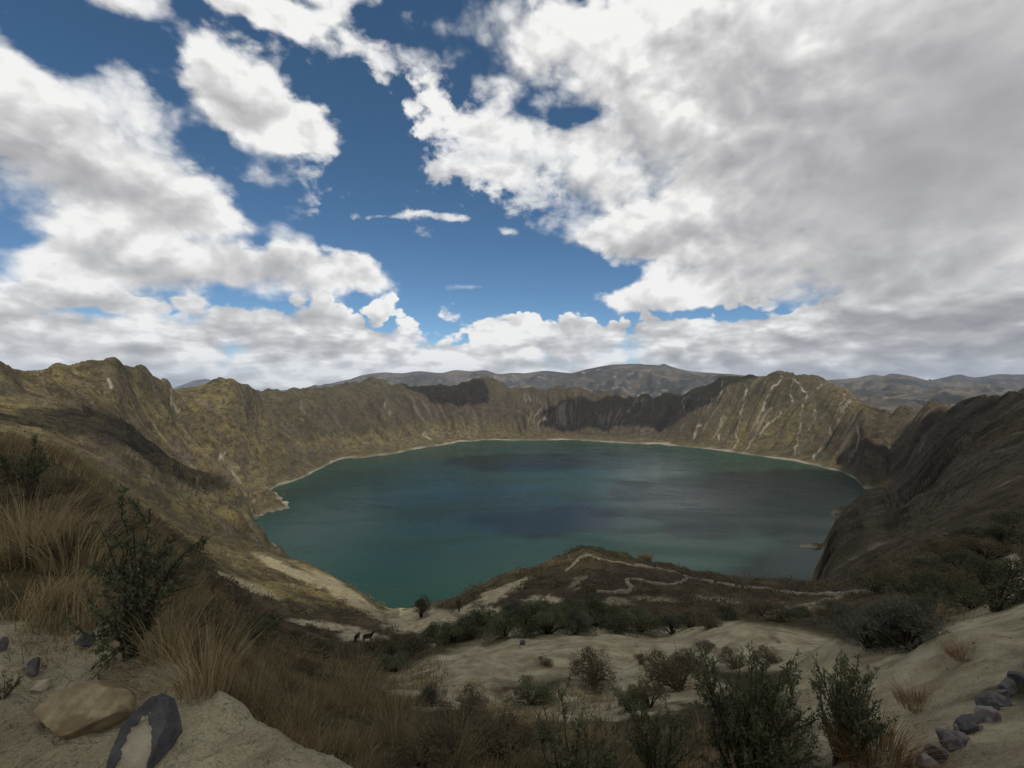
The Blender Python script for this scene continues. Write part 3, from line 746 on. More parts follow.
# ---- small scrub over slopes nobody could count
def scrub():
    r = np.random.default_rng(55)
    n = 24000
    px = r.uniform(-60, 1080, n); d = np.exp(r.uniform(math.log(26), math.log(420), n))
    z, zb, raw, env, KD, KZ = height(px, d, True)
    x = (px - CX) / F * d; py = CY - z / d * F
    clump = fbm(x / 22, d / 22, 3, 61) + .6 * fbm(x / 6, d / 6, 2, 62)
    inb = np.zeros(n)
    for e in SAND: inb = np.maximum(inb, ell(px, py, *e))
    keep = (r.random(n) < smooth(-.25, .45, clump) * (1 - .99 * inb)) & (d < KD[I9] * 1.15)
    lit = ell(px, py, 320, 590, 90, 26, 25)
    keep &= (r.random(n) > lit * .3) & (inb < .25)
    for L in TRAILS:
        for i in range(len(L) - 1): keep &= seg((px, py), L[i], L[i + 1]) > 2.6
    keep &= ~((np.abs(px - 364) < 12) & (np.abs(py - 642) < 8))
    px, d, z, x = px[keep][:8500], d[keep][:8500], z[keep][:8500], x[keep][:8500]
    m = len(px); per = 34
    s = np.clip(.45 + 1.1 * r.random(m)**2, .3, 1.7) * np.clip(d / 75, .55, 1.9)
    g = r.normal(size=(m, per, 3)); g /= np.linalg.norm(g, axis=2)[..., None]
    g[..., 2] = np.abs(g[..., 2]) * .75
    pos = np.stack([x, d, z], -1)[:, None] + g * (s[:, None, None] * r.uniform(.3, .9, (m, per, 1)))
    dr = g + r.normal(size=g.shape) * .6; dr /= np.linalg.norm(dr, axis=2)[..., None]
    ti = np.clip(r.random((m, 1)) * .8 + r.normal(size=(m, per)) * .15, 0, 1)
    L = np.repeat(s * .38, per)
    pos = pos.reshape(-1, 3); dr = dr.reshape(-1, 3)
    v, f, tn = leaves(pos, dr, L, L * .36, r, ti.ravel())
    tag(mesh('scrub', v, f, M_BROWN, None, False, {'tint': tn}), 'low brown scrub covering the slopes and the promontory', 'scrub', None, 'stuff')
    # scrub dots on the great walls
    n = 60000
    px = r.uniform(-60, 1080, n); d = np.exp(r.uniform(math.log(380), math.log(4200), n))
    z, zb, raw, env, KD, KZ = height(px, d, True)
    x = (px - CX) / F * d
    cl = fbm(x / 90, d / 90, 4, 66)
    keep = (r.random(n) < smooth(-.1, .4, cl) * .9) & (z > LAKE + 14) & (d < KD[I12] * 1.01) & ((d < KD[I9]) | (d > KD[I10]) | (px < 300) | (px > 800))
    px, d, z, x = (q[keep][:9000] for q in (px, d, z, x)); m = len(px); per = 7
    s = r.uniform(1.2, 3.6, m) * np.clip(d / 1400, .6, 1.5)
    g = r.normal(size=(m, per, 3)); g /= np.linalg.norm(g, axis=2)[..., None]; g[..., 2] = np.abs(g[..., 2]) * .7
    pos = (np.stack([x, d, z], -1)[:, None] + g * s[:, None, None] * .6).reshape(-1, 3); dr = (g + r.normal(size=g.shape) * .5); dr /= np.linalg.norm(dr, axis=2)[..., None]
    L = np.repeat(s, per)
    v, f, tn = leaves(pos, dr.reshape(-1, 3), L, L * .5, r, np.repeat(r.random(m), per))
    tag(mesh('slope_scrub', v, f, M_DARK, None, False, {'tint': tn}), 'dark scrub dotted over the far crater slopes', 'scrub', None, 'stuff')
scrub()

# ---- dry grass
def grass():
    r = np.random.default_rng(77)
    zones = [  # centre, half sizes, tilt, weight, blade height
      (70,520,130,90,25,1.0,.55),(10,470,80,60,10,1.0,.6),(190,610,110,45,50,.8,.5),(330,720,130,60,20,1.0,.45),(260,660,90,50,40,.9,.5),(480,755,150,40,0,.85,.4),(620,765,130,30,0,.7,.35),
      (560,700,110,12,0,.35,.3),(40,600,90,22,0,.35,.35),(380,690,60,40,0,.9,.45),(330,650,90,16,0,.5,.4),(960,595,40,20,-20,.5,.6),(940,612,30,12,0,.4,.5),(700,700,40,25,0,.25,.3),(870,770,30,20,0,.3,.3),(150,640,40,26,30,.4,.4),(70,650,60,20,0,.18,.25)]
    n = 120000
    px = r.uniform(-80, 1060, n); d = np.exp(r.uniform(math.log(2.2), math.log(42), n))
    z = height(px, d); py = CY - z / d * F; x = (px - CX) / F * d
    p = np.zeros(n); hh = np.zeros(n)
    for cx, cy, rx, ry, rot, w, h in zones:
        e = ell(px, py, cx, cy, rx, ry, rot, .45) * w
        hh = np.where(e > p, h, hh); p = np.maximum(p, e)
    cl = fbm(x / .9, d / .9, 3, 81); cl2 = fbm(x / 5, d / 5, 2, 83)
    p = p * smooth(-.05, .30, cl + .7 * cl2)
    lip = (px > 0) & (d < 2.9) & (px > 150)
    keep = (r.random(n) < p) & ~lip
    px, d, z, x, hh, cl = (q[keep] for q in (px, d, z, x, hh, cl))
    order = r.permutation(len(px))[:11500]
    px, d, z, x, hh = (q[order] for q in (px, d, z, x, hh))
    per = 7; m = len(px)
    jit = r.normal(size=(m, per, 2)) * (.035 + .012 * d)[:, None, None]
    X = (x[:, None] + jit[..., 0]).ravel(); Y = np.maximum((d[:, None] + jit[..., 1]).ravel(), 2.0)
    Z = height(CX + X / Y * F, Y) - .03
    D2 = np.repeat(d, per)
    H = np.repeat(hh * r.uniform(.45, 1.2, m), per) * r.uniform(.3, 1.15, m * per) * np.clip(.62 + D2 / 40, .62, 1.3)
    wind = np.array([.25, -.05, 0.0])
    ln = (r.normal(size=(m * per, 3)) * np.array([.28, .28, 0]) + wind) * H[:, None]
    v, f, t = blades(np.stack([X, Y, Z], -1), H, ln, (.0042 + .0012 * D2) * r.uniform(.6, 1.4, m * per), r, np.clip(np.repeat(r.normal(.40, .2, m) + .9 * fbm(x / 1.9, d / 1.9, 3, 85), per) + r.normal(size=m * per) * .2, 0, 1))
    tag(mesh('dry_grass', v, f, M_GRASS, None, False, {'tint': t}), 'dry yellow brown grass on the bank and in the hollow', 'grass', None, 'stuff')
grass()

tu = make_tuft('grass_tussock', 401, 230, 1.0, .26, M_GRASS, .011, .55)
tuft_spots = [(352,705,650,'big grass tussock fanning out in the hollow left of the bench'),(300,735,672,'grass tussock with straight stalks above the sandy ledge edge'),(205,690,610,'tall grass tussock behind the crumbling edge of the ledge'),(168,655,585,'grass tussock right beside the tall dark green shrub'),(395,742,690,'pale grass tussock in the hollow under the big tussock'),(450,768,712,'grass tussock near the bottom edge at the foot of the bench'),(28,560,470,'tall grass tussock on the bank at the left edge'),(70,570,495,'grass tussock on the bank left of the tall dark shrub'),(255,712,655,'grass tussock leaning over the ledge edge between two others')]
for i, (px, b_, tp, lb) in enumerate(tuft_spots):
    o = tu if i == 0 else copy_tree(tu)
    stand(o, px, b_, tp, .92, None, 1.0); tag(o, lb, 'grass tussock', 'large dry grass tussocks')
ru = make_tuft('grass_tussock', 402, 380, 1.0, .5, M_RUST, .016, .7)
for i, (px, b_, tp, lb) in enumerate([(917,706,684,'rusty orange grass tuft on the sand behind the stone row'),(962,660,642,'reddish brown grass tuft high on the bare sand slope'),(876,760,715,'rusty grass tuft at the foot of the leaning olive shrub'),(645,560,551,'orange bush topping the promontory behind the trail')]):
    o = ru if i == 0 else copy_tree(ru)
    stand(o, px, b_, tp, .9, None, 1.3); tag(o, lb, 'grass tussock', 'rusty grass tufts')

# ---------------------------------------------------------------- stones
def icos(sub):
    import bmesh
    bm = bmesh.new(); bmesh.ops.create_icosphere(bm, subdivisions=sub, radius=1)
    v = np.array([q.co[:] for q in bm.verts]); f = np.array([[q.index for q in p.verts] for p in bm.faces]); bm.free()
    return v, f
IV, IF = icos(4)
def rock(name, seed, size, mat, cuts=9, rough=.05, keep=.72):
    r = np.random.default_rng(seed); v = IV.copy()
    for k in range(cuts):                              # planar breaks
        nrm = r.normal(size=3); nrm /= np.linalg.norm(nrm); c = r.uniform(keep - .14, keep + .14)
        t = v @ nrm; over = np.maximum(t - c, 0); v = v - over[:, None] * nrm * .985
    n = fbm(v[:, 0] * 2 + seed, v[:, 1] * 2 + v[:, 2] * 1.3, 4, seed) * rough * 2
    n += fbm(v[:, 2] * 7 + seed, v[:, 1] * 7 + v[:, 0] * 5, 3, seed + 9) * rough * .6
    v = v * (1 + n[:, None])
    v = v * np.array(size) / 2 / .85
    return mesh(name, v, IF, mat)
M_YELLOW = stone_material('yellow_boulder', (.15, .118, .062), (.27, .23, .135), (.10, .068, .036), 10)
M_GREY = stone_material('grey_stone', (.055, .052, .052), (.14, .13, .126), None, 9)
M_PURP = stone_material('pale_stone', (.10, .088, .086), (.21, .19, .18), None, 8)
M_BLACK = stone_material('dark_stone', (.040, .040, .043), (.085, .083, .086), None, 9)
M_PALE = stone_material('sandy_stone', (.26, .225, .16), (.36, .32, .24), None, 8)

# yellow boulder: a wedge with a flat sloping top
def yellow_boulder():
    r = np.random.default_rng(5); v = IV.copy()
    v[:, 2] = np.where(v[:, 2] > 0, v[:, 2] * .55, v[:, 2])
    nrm = np.array([-.35, -.75, -.45]); nrm /= np.linalg.norm(nrm); t = v @ nrm; v -= np.maximum(t - .55, 0)[:, None] * nrm * .9
    nrm = np.array([.75, -.55, -.35]); nrm /= np.linalg.norm(nrm); t = v @ nrm; v -= np.maximum(t - .55, 0)[:, None] * nrm * .85
    nrm = np.array([0.05, -.30, .95]); nrm /= np.linalg.norm(nrm); t = v @ nrm; v -= np.maximum(t - .36, 0)[:, None] * nrm * .8
    n = fbm(v[:, 0] * 2, v[:, 1] * 2 + v[:, 2], 4, 3) * .09 + fbm(v[:, 0] * 8, v[:, 1] * 8 + v[:, 2] * 6, 3, 4) * .02
    v = v * (1 + n[:, None]) * np.array([.225, .16, .17])
    o = mesh('boulder', v, IF, M_YELLOW)
    p = at_pixel(80, 728); o.location = p + Vector((0, .02, .055)); o.rotation_euler = (R(10), R(6), R(-6))
    tag(o, 'smooth yellow boulder lying on the sandy ledge', 'rock')
yellow_boulder()

# dark split rock with a sandy broken face
def split_rock():
    v, f = icos(6)
    r = np.random.default_rng(12)
    planes = [((0, -1, .10), .50), ((-.62, .05, .80), .62), ((.85, .1, .50), .66), ((.98, -.1, -.1), .62), ((-1, 0, -.05), .60), ((.3, .2, 1), .80), ((-.2, 1, .2), .6), ((.5, -.75, .55), .70), ((-.6, -.75, .35), .66)]
    for nrm, c in planes:
        nrm = np.array(nrm, float); nrm /= np.linalg.norm(nrm); t = v @ nrm; v = v - np.maximum(t - c, 0)[:, None] * nrm * .985
    j = fbm(v[:, 0] * 2.6, v[:, 2] * 2.6 + v[:, 1] * 2, 5, 31) * .07 + fbm(v[:, 0] * 11, v[:, 2] * 11 + v[:, 1] * 9, 4, 33) * .022
    v = v * (1 + j[:, None])
    u, q = v[:, 0], v[:, 2]
    edge = np.hypot((u - .06) / .42, (q + .18) / np.where(q > -.18, .70, 1.2)) + fbm(u * 4, q * 4, 3, 36) * .34
    face = (v[:, 1] < -.36) & (edge < 1)
    v = v + np.array([0, 1, 0]) * (.10 * smooth(1.02, .80, edge) * (v[:, 1] < -.30))[:, None]
    v = v * np.array([.150, .16, .205])
    inn = face[f].all(1)
    root = empty('boulder')
    for nm, sel, mt in (('rim', ~inn, M_BLACK), ('broken_face', inn, M_PALE)):
        ids, inv = np.unique(f[sel], return_inverse=True)
        o = mesh(nm, v[ids], inv.reshape(-1, 3), mt, root)
        if nm == 'broken_face': o['label'] = 'pale sandy broken face'
    p = at_pixel(137, 768); root.location = (p.x - .012, p.y + .06, p.z + .075); root.rotation_euler = (R(-16), R(4), R(8))
    tag(root, 'dark split boulder with a pale sandy face beside the yellow boulder', 'rock')
split_rock()

def put(o, px, py, rx=0, ry=0, rz=0, up=.25, size=.1):
    p = at_pixel(px, py); o.location = p + Vector((0, 0, size * up)); o.rotation_euler = (R(rx), R(ry), R(rz)); return o
stone_row = [  # bearing, base line, width and height in photo pixels, material
 (927,770,26,18,M_PURP,'pale topped grey stone at the near end of the stone row'),(938,764,22,22,M_BLACK,'dark stone leaning behind the pale topped stone'),
 (951,746,30,18,M_GREY,'long dark grey stone lying across the stone row'),(966,732,20,17,M_BLACK,'squat dark stone after the long grey one in the row'),
 (986,720,20,18,M_PURP,'rounded mauve stone in the middle of the stone row'),(983,706,12,10,M_BLACK,'small dark stone perched behind the mauve one'),
 (997,705,18,18,M_GREY,'angular grey stone just above the mauve one'),(1009,693,18,17,M_GREY,'slanting grey stone second from the far end of the row'),
 (1019,684,15,15,M_BLACK,'dark stone at the far end of the stone row by the picture edge'),(944,757,13,11,M_GREY,'small grey stone wedged between the near stones and the long one'),(960,735,12,10,M_PURP,'small mauve stone wedged between the long grey and the squat dark stone'),(976,723,12,11,M_GREY,'small grey stone between the squat dark stone and the mauve one'),(992,711,12,11,M_BLACK,'small black stone filling the gap beside the rounded mauve stone'),(1003,699,13,12,M_GREY,'low grey stone between the angular and the slanting stone'),
 (980,730,7,6,M_PURP,'tiny brown stone on the path edge of the row')]
for i, (px, py, w, h, mt, lb) in enumerate(stone_row):
    p = at_pixel(px, py); k = p.y / F
    o = rock('stone', 500 + i, (w * k * 1.08, w * k * .9, h * k * 1.12), mt, 13, .075, .66)
    o.location = p + Vector((0, .0, h * k * .24)); o.rotation_euler = (R(random.uniform(-12, 12)), R(random.uniform(-10, 10)), R(random.uniform(0, 90)))
    tag(o, lb, 'stone', 'stones lining the path')
for i in range(2):                                     # the row runs on past the frame
    px, py = 1034 + 14 * i, 672 - 10 * i
    p = at_pixel(px, py); k = p.y / F
    o = rock('stone', 530 + i, (17 * k, 14 * k, 15 * k), M_GREY, 8, .05); o.location = p + Vector((0, 0, 5 * k))
    tag(o, 'grey stone of the row just outside the picture edge', 'stone', 'stones lining the path')
for i, (px, py, w, h, mt, lb) in enumerate([(33,676,12,24,M_GREY,'small pointed blue grey stone standing behind the yellow boulder'),(42,690,16,12,M_PALE,'pale flat stone touching the pointed grey stone'),(88,645,20,11,M_BLACK,'flat dark stone on sand under the tall dark shrub'),(2,652,10,16,M_GREY,'grey stone at the left edge on the ledge'),(240,650,8,10,M_PALE,'pale stone in the brown gully'),
      (434,647,9,2,M_PURP,'long pale stone on the trail below the notch'),(414,645,3,4,M_PALE,'small pale stone standing on the trail below the notch'),(522,645,6,5,M_BLACK,'small dark stone alone on the bench edge')]):
    p = at_pixel(px, py); k = p.y / F
    o = rock('stone', 560 + i, (w * k, w * k * .8, h * k * 1.15), mt, 13, .06, .62); o.location = p + Vector((0, 0, h * k * .3)); o.rotation_euler.z = i
    tag(o, lb, 'stone')

# ---------------------------------------------------------------- straws lying on the ledge
def straws():
    r = np.random.default_rng(9); paths = []; radii = []
    def lay(x0, y0, x1, y1, rad):
        a = at_pixel(x0, y0); b = at_pixel(x1, y1)
        P = np.array([a.lerp(b, t)[:] for t in np.linspace(0, 1, 7)]); P[:, 2] = [z_at(q[0], q[1]) + .012 + .01 * math.sin(i) for i, q in enumerate(P)]
        P[:, :2] += r.normal(size=(7, 2)) * .004
        paths.append(P); radii.append(np.linspace(rad, rad * .5, 7))
    for a in ((112, 668, 135, 698), (140, 698, 196, 682), (90, 672, 108, 682), (60, 652, 98, 652), (100, 690, 140, 676), (22, 650, 50, 640), (70, 622, 92, 640), (40, 622, 75, 628)): lay(*a, .003)
    for k in range(40):
        px = r.uniform(0, 170); py = r.uniform(615, 700); lay(px, py, px + r.uniform(-25, 25), py + r.uniform(-9, 9), .0018)
    v, f = tubes(paths, radii, 4)
    tag(mesh('straw', v, f, M_STRAW), 'loose dry straws lying on the sandy ledge', 'straw', None, 'stuff')
M_STRAW = bark_material('dry_straw', (.13, .095, .045), (.24, .185, .095))
straws()

# loose pebbles and clods on the sand
def pebbles():
    r = np.random.default_rng(19)
    V = []; Fc = []; v0, f0 = icos(1); nb = 0
    n = 2600
    px = r.uniform(0, 1030, n); d = np.exp(r.uniform(math.log(1.9), math.log(45), n)); z = height(px, d); py = CY - z / d * F; x = (px - CX) / F * d
    s = np.zeros(n)
    for e in SAND + LEDGE: s = np.maximum(s, ell(px, py, *e))
    for i in np.where((s > .3) & (py < 775))[0]:
        q = v0 * (1 + r.normal(size=(len(v0), 1)) * .16) * r.uniform(.5, 1.2, 3) * (.003 + .0011 * d[i]) * (.5 + r.random()**4 * 2.4)
        V.append(q + np.array([x[i], d[i], z[i]])); Fc.append(f0 + nb); nb += len(v0)
    tag(mesh('pebbles', np.concatenate(V), np.concatenate(Fc), M_PEB, None, False), 'loose pebbles and clods on the bare sand', 'pebbles', None, 'stuff')
M_PEB = stone_material('pebble', (.12, .10, .075), (.27, .23, .165), None, 3)
pebbles()

# ---------------------------------------------------------------- trails
M_PATH, _t, _b = material('trail_dust', .95, .1)
_P = _t.new('ShaderNodeNewGeometry').outputs['Position']
_t.l.new(_t.mix(_t.sstep(_t.noise(_P, .8, 6, .6), .35, .65), C(.11, .09, .062), C(.22, .185, .13)), _b.inputs['Base Color'])
def trail(pts, w):
    a = np.array(pts, float); s = np.r_[0, np.cumsum(np.hypot(*np.diff(a, axis=0).T))]
    t = np.arange(0, s[-1], .8); q = np.stack([pchip1(s, a[:, 0], t), pchip1(s, a[:, 1], t)], -1)
    q[:, 1] += fbm(t / 14, t * 0, 3, 5) * 1.2
    P = np.array([at_pixel(px, py + .5, 60, 400, 500)[:] for px, py in q])
    P[:, 1] = np.convolve(np.pad(P[:, 1], 3, 'edge'), np.ones(7) / 7, 'valid'); P[:, 0] = (q[:, 0] - CX) / F * P[:, 1]
    tg = np.gradient(P[:, :2], axis=0); tg /= np.linalg.norm(tg, axis=1)[:, None] + 1e-9
    nr = np.stack([-tg[:, 1], tg[:, 0]], -1)
    V = []; ww = w * (1 + .7 * fbm(t / 5, t * 0 + 3, 4, 6))
    for o, up in ((-1, -.6), (-.85, .30), (0, .36), (.85, .30), (1, -.6)):
        xy = P[:, :2] + nr * (ww * o)[:, None]
        V.append(np.column_stack([xy, height(CX + xy[:, 0] / xy[:, 1] * F, xy[:, 1]) + up]))
    n = len(P); V = np.concatenate(V); i = np.arange(n - 1)
    f = np.concatenate([np.stack([k * n + i, k * n + i + 1, (k + 1) * n + i + 1, (k + 1) * n + i], -1) for k in range(4)])
    tag(mesh('trail', V, f, M_PATH), kind='structure')
trail(TRAILS[0], .72)
trail(TRAILS[1], .62)
trail(TRAILS[2], .6)

# ---------------------------------------------------------------- two dark pack animals on the trail
M_HIDE, _t, _b = material('dark_hide', .7, .2)
_P = _t.new('ShaderNodeTexCoord').outputs['Object']
_t.l.new(_t.mix(_t.sstep(_t.noise(_P, 6, 4, .6), .4, .65), C(.006, .0055, .005), C(.016, .014, .012)), _b.inputs['Base Color'])
def make_mule(seed, head_down):
    hd = -.45 if head_down else .25
    J = {'rump': ((-.62, 0, 1.02), .22), 'hip': ((-.42, 0, 1.08), .27), 'belly': ((0, 0, 1.0), .29), 'chest': ((.42, 0, 1.05), .27), 'neck': ((.68, 0, 1.22 + hd * .25), .16), 'poll': ((.92, 0, 1.42 + hd * .8), .11), 'muz': ((1.14, 0, 1.22 + hd * 1.15), .065),
         'tail': ((-.82, 0, .95), .05), 'tail2': ((-.90, 0, .55), .05)}
    E = [('hip', 'rump'), ('hip', 'belly'), ('belly', 'chest'), ('chest', 'neck'), ('neck', 'poll'), ('poll', 'muz'), ('rump', 'tail'), ('tail', 'tail2')]
    for sd in (-1, 1):
        n = 'l' if sd < 0 else 'r'; st = .06 * sd
        J.update({'st' + n: ((-.50 + st, .15 * sd, .74), .13), 'hk' + n: ((-.64 + st, .15 * sd, .46), .065), 'ft' + n: ((-.60 + st, .15 * sd, .05), .05),
                  'el' + n: ((.42 - st, .15 * sd, .74), .10), 'kn' + n: ((.44 - st, .15 * sd, .42), .055), 'fo' + n: ((.43 - st, .15 * sd, .05), .05), 'ear' + n: ((.90, .07 * sd, 1.60 + hd * .8), .028)})
        E += [('hip', 'st' + n), ('st' + n, 'hk' + n), ('hk' + n, 'ft' + n), ('chest', 'el' + n), ('el' + n, 'kn' + n), ('kn' + n, 'fo' + n), ('poll', 'ear' + n)]
    names = list(J); me = bpy.data.meshes.new('mule')
    me.from_pydata([J[k][0] for k in names], [(names.index(a), names.index(b)) for a, b in E], [])
    o = bpy.data.objects.new('mule', me); col.objects.link(o); me.materials.append(M_HIDE)
    sk = o.modifiers.new('Skin', 'SKIN'); sk.use_smooth_shade = True
    J = {k: (a, b * 1.28) for k, (a, b) in J.items()}
    for i, k in enumerate(names):
        me.skin_vertices[0].data[i].radius = (J[k][1],) * 2; me.skin_vertices[0].data[i].use_root = (k == 'hip')
    o.modifiers.new('Subdivision', 'SUBSURF').levels = 1
    o.modifiers['Subdivision'].render_levels = 2
    return o
for i, (px, py, rz, s_, dn, lb) in enumerate(((357, 641.5, 75, .95, True, 'black pack animal standing end on at the foot of the sunlit slope'), (368, 642, 12, .95, False, 'black pack animal standing sideways on the trail nearer the notch'))):
    o = make_mule(i, dn); p = at_pixel(px, py); o.location = p; o.rotation_euler.z = R(rz); o.scale = (s_,) * 3
    tag(o, lb, 'mule', 'pack animals on the trail')

# ---------------------------------------------------------------- sun, sky, clouds, haze
SUN_AZ, SUN_EL = 28, 58                                 # behind the viewer, a little to the right
sv = Vector((math.sin(R(SUN_AZ)) * math.cos(R(SUN_EL)), -math.cos(R(SUN_AZ)) * math.cos(R(SUN_EL)), math.sin(R(SUN_EL))))
sl = bpy.data.lights.new('sun', 'SUN'); sl.energy = 2.9; sl.angle = R(0.6); sl.color = (1, .95, .86)
so = bpy.data.objects.new('sun', sl); col.objects.link(so); so.rotation_euler = (-sv).to_track_quat('-Z', 'Y').to_euler(); so.location = sv * 5000

def build_world():
    w = bpy.data.worlds.new('World'); scene.world = w; w.use_nodes = True
    t = NT(w.node_tree); bg = t.n['Background']
    sky = t.new('ShaderNodeTexSky', sky_type='NISHITA'); sky.sun_disc = False; sky.sun_elevation = R(SUN_EL); sky.sun_rotation = math.atan2(sv.x, sv.y)
    sky.altitude = 3900; sky.air_density = 1.0; sky.dust_density = 0.3; sky.ozone_density = 3.0
    STR = 0.078
    d = t.new('ShaderNodeTexCoord').outputs['Generated']
    nd = t.vmath('NORMALIZE', d)
    sp = t.new('ShaderNodeSeparateXYZ'); t.l.new(nd, sp.inputs[0]); X, Y, Z = sp.outputs
    az = t.math('ARCTAN2', X, Y); el = t.math('ARCSINE', Z)
    # noise on a cloud deck seen in perspective, blended with billows on the dome
    den = t.math('ADD', t.math('MAXIMUM', Z, 0.0), 0.20)
    cp = t.new('ShaderNodeCombineXYZ'); t.l.new(t.math('DIVIDE', X, den), cp.inputs[0]); t.l.new(t.math('DIVIDE', Y, den), cp.inputs[1]); cp.inputs[2].default_value = 3.3
    deck = cp.outputs[0]
    st = t.vmath('MULTIPLY', nd, (1.0, 1.0, 1.5))
    fine = t.noise(st, 6.5, 12, .60, .15)
    soft = t.noise(st, 6.5, 3, .5, .15)
    wisp = t.noise(deck, 2.6, 10, .62, .3)
    warp = t.math('SUBTRACT', t.noise(st, 4.2, 8, .58), .5)
    warp2 = t.math('SUBTRACT', t.noise(t.vmath('ADD', st, (5.2, 1.3, 2.1)), 4.6, 8, .58), .5)
    az2 = t.math('ADD', az, t.math('MULTIPLY', warp, .15)); el2 = t.math('ADD', el, t.math('MULTIPLY', warp2, .11))
    PM = .305
    def puffs(vec, scale):
        v = t.new('ShaderNodeTexVoronoi', feature='F1', normalize=True); t.l.new(vec, v.inputs['Vector'])
        v.inputs['Scale'].default_value = scale; v.inputs['Detail'].default_value = 2.6; v.inputs['Roughness'].default_value = .55
        v.inputs['Lacunarity'].default_value = 2.1
        return v.outputs['Distance']
    wv = t.new('ShaderNodeCombineXYZ'); t.l.new(warp, wv.inputs[0]); t.l.new(warp2, wv.inputs[1]); t.l.new(warp, wv.inputs[2])
    pv = t.vmath('ADD', t.vmath('MULTIPLY', nd, (1, 1, 1.25)), t.vmath('MULTIPLY', wv.outputs[0], (.10, .10, .10)))
    puff = puffs(pv, 9.0); puff2 = puffs(t.vmath('ADD', pv, (.012, -.012, .03)), 9.0)
    def blob(px, py, rx, ry, amp, flat=False):
        A = math.atan((px - CX) / F); E = math.atan((CY - py) / math.hypot(F, px - CX))
        ra = abs(math.atan((px + rx - CX) / F) - math.atan((px - rx - CX) / F)) / 2
        re = abs(math.atan((CY - py + ry) / math.hypot(F, px - CX)) - math.atan((CY - py - ry) / math.hypot(F, px - CX))) / 2
        u = t.math('MULTIPLY', t.math('SUBTRACT', az2, A), 1 / ra); v = t.math('MULTIPLY', t.math('SUBTRACT', el2, E), 1 / re)
        q = t.math('MULTIPLY_ADD', u, u, t.math('MULTIPLY', v, v))
        g = t.math('MULTIPLY', t.math('EXPONENT', t.math('MULTIPLY', q, -1.0)), amp)
        return g, v
    def total(L, under=False):
        s = None; un = None
        for b in L:
            g, v = blob(*b); s = g if s is None else t.math('ADD', s, g)
            if under:
                m = t.math('MULTIPLY', g, v); un = m if un is None else t.math('ADD', un, m)
        return (s, un) if under else s
    body, under = total([(35,125,95,62,1.5),(120,180,85,52,1.4),(185,195,48,30,1.0),(-10,80,60,55,1.1),(70,250,90,26,1.0),(180,268,120,28,1.35),(290,265,80,26,1.35),(370,275,52,16,1.0),(60,295,120,20,.8),
                  (230,6,150,18,1.2),(345,6,70,16,.8),(110,-4,70,16,.9),(265,118,62,30,1.5),(235,95,44,30,1.1),(300,140,34,20,1.0),(205,70,30,16,.5),(255,55,60,16,.42),(125,85,34,18,.42),(400,70,34,24,.22),(430,20,40,20,.25),
                  (840,80,270,150,1.9),(980,250,220,130,1.6),(640,55,110,66,1.35),(530,30,50,40,.75),(560,150,70,26,1.0),(610,185,60,24,.9),(650,240,100,24,1.4),(720,270,90,30,1.0),(650,300,66,15,1.1),(480,132,46,13,1.1),
                  (440,178,26,13,1.1),(500,178,34,10,1.0),(515,192,26,7,.7),(430,221,52,4.5,1.15),(422,236,16,6,.6),(470,290,32,9,1.1),(262,180,14,15,.8),(320,205,20,12,.45),(508,231,16,4,.7),(880,330,150,36,.9)], True)
    holes = total([(740,316,75,12,1.2),(95,312,80,9,1.1),(575,118,46,12,.7),(620,172,22,8,.6),(470,245,70,45,.8),(365,160,60,70,.5),(560,278,60,26,.9),(25,236,50,8,.8),(712,215,26,8,.7),(55,45,40,30,.8),(200,140,20,20,.5),(150,40,50,16,.5),(230,235,30,8,.6)])
    # cumulus rising along the horizon: ragged top at about eight degrees
    top = t.math('ADD', el, t.math('ADD', t.math('ADD', t.math('MULTIPLY', t.math('SUBTRACT', fine, .5), .12), t.math('MULTIPLY', t.math('SUBTRACT', puff, PM), .22)), t.math('MULTIPLY', warp2, .10)))
    band = t.sstep(top, R(9.0), R(7.2), 0, 1.3)
    rest = t.math('MULTIPLY', t.sstep(Y, .35, .0), 1.35)
    rest = t.math('ADD', rest, t.math('MULTIPLY', t.sstep(Z, .66, .80), 1.2))
    dens = t.math('ADD', t.math('SUBTRACT', body, holes), t.math('MAXIMUM', band, rest))
    nz = t.math('ADD', t.math('ADD', t.math('MULTIPLY', t.math('SUBTRACT', fine, .5), 1.5), t.math('MULTIPLY', t.math('SUBTRACT', PM, puff), 3.2)), t.math('MULTIPLY', t.math('SUBTRACT', wisp, .5), .6))
    dens = t.math('ADD', dens, nz)
    frac = t.math('MULTIPLY', t.math('SUBTRACT', t.noise(st, 17, 9, .62, .2), .37), total([(470,180,110,55,5.6),(400,80,70,45,2.6),(330,205,60,30,2.0),(120,90,60,40,1.5),(640,160,90,40,1.5)]))
    dens = t.math('ADD', dens, t.math('MULTIPLY', frac, t.sstep(dens, 1.2, .2)))
    softer = t.sstep(t.noise(t.vmath('ADD', st, (1.7, 8.1, .3)), 2.6, 2, .5), .42, .60)
    cover = t.sstep(dens, t.mixf(softer, .44, .30), t.mixf(softer, .92, 1.35))
    fine2 = t.noise(t.vmath('ADD', st, (.020, -.02, .06)), 6.5, 8, .60, .15)
    relief = t.math('ADD', t.math('MULTIPLY', t.math('SUBTRACT', fine, fine2), .6), t.math('MULTIPLY', t.math('SUBTRACT', puff2, puff), 1.2))
    grey = total([(850,130,160,130,.18),(1000,110,190,190,.42),(820,230,160,70,.20),(740,60,100,100,.20),(930,330,190,30,.14),(640,325,100,12,.10),(80,190,130,36,.22),(20,130,80,80,.18),(150,300,200,16,.16)])
    bs = t.vmath('ADD', t.vmath('MULTIPLY', nd, (1.0, 1.0, 3.0)), t.vmath('MULTIPLY', wv.outputs[0], (.08, .08, .12)))
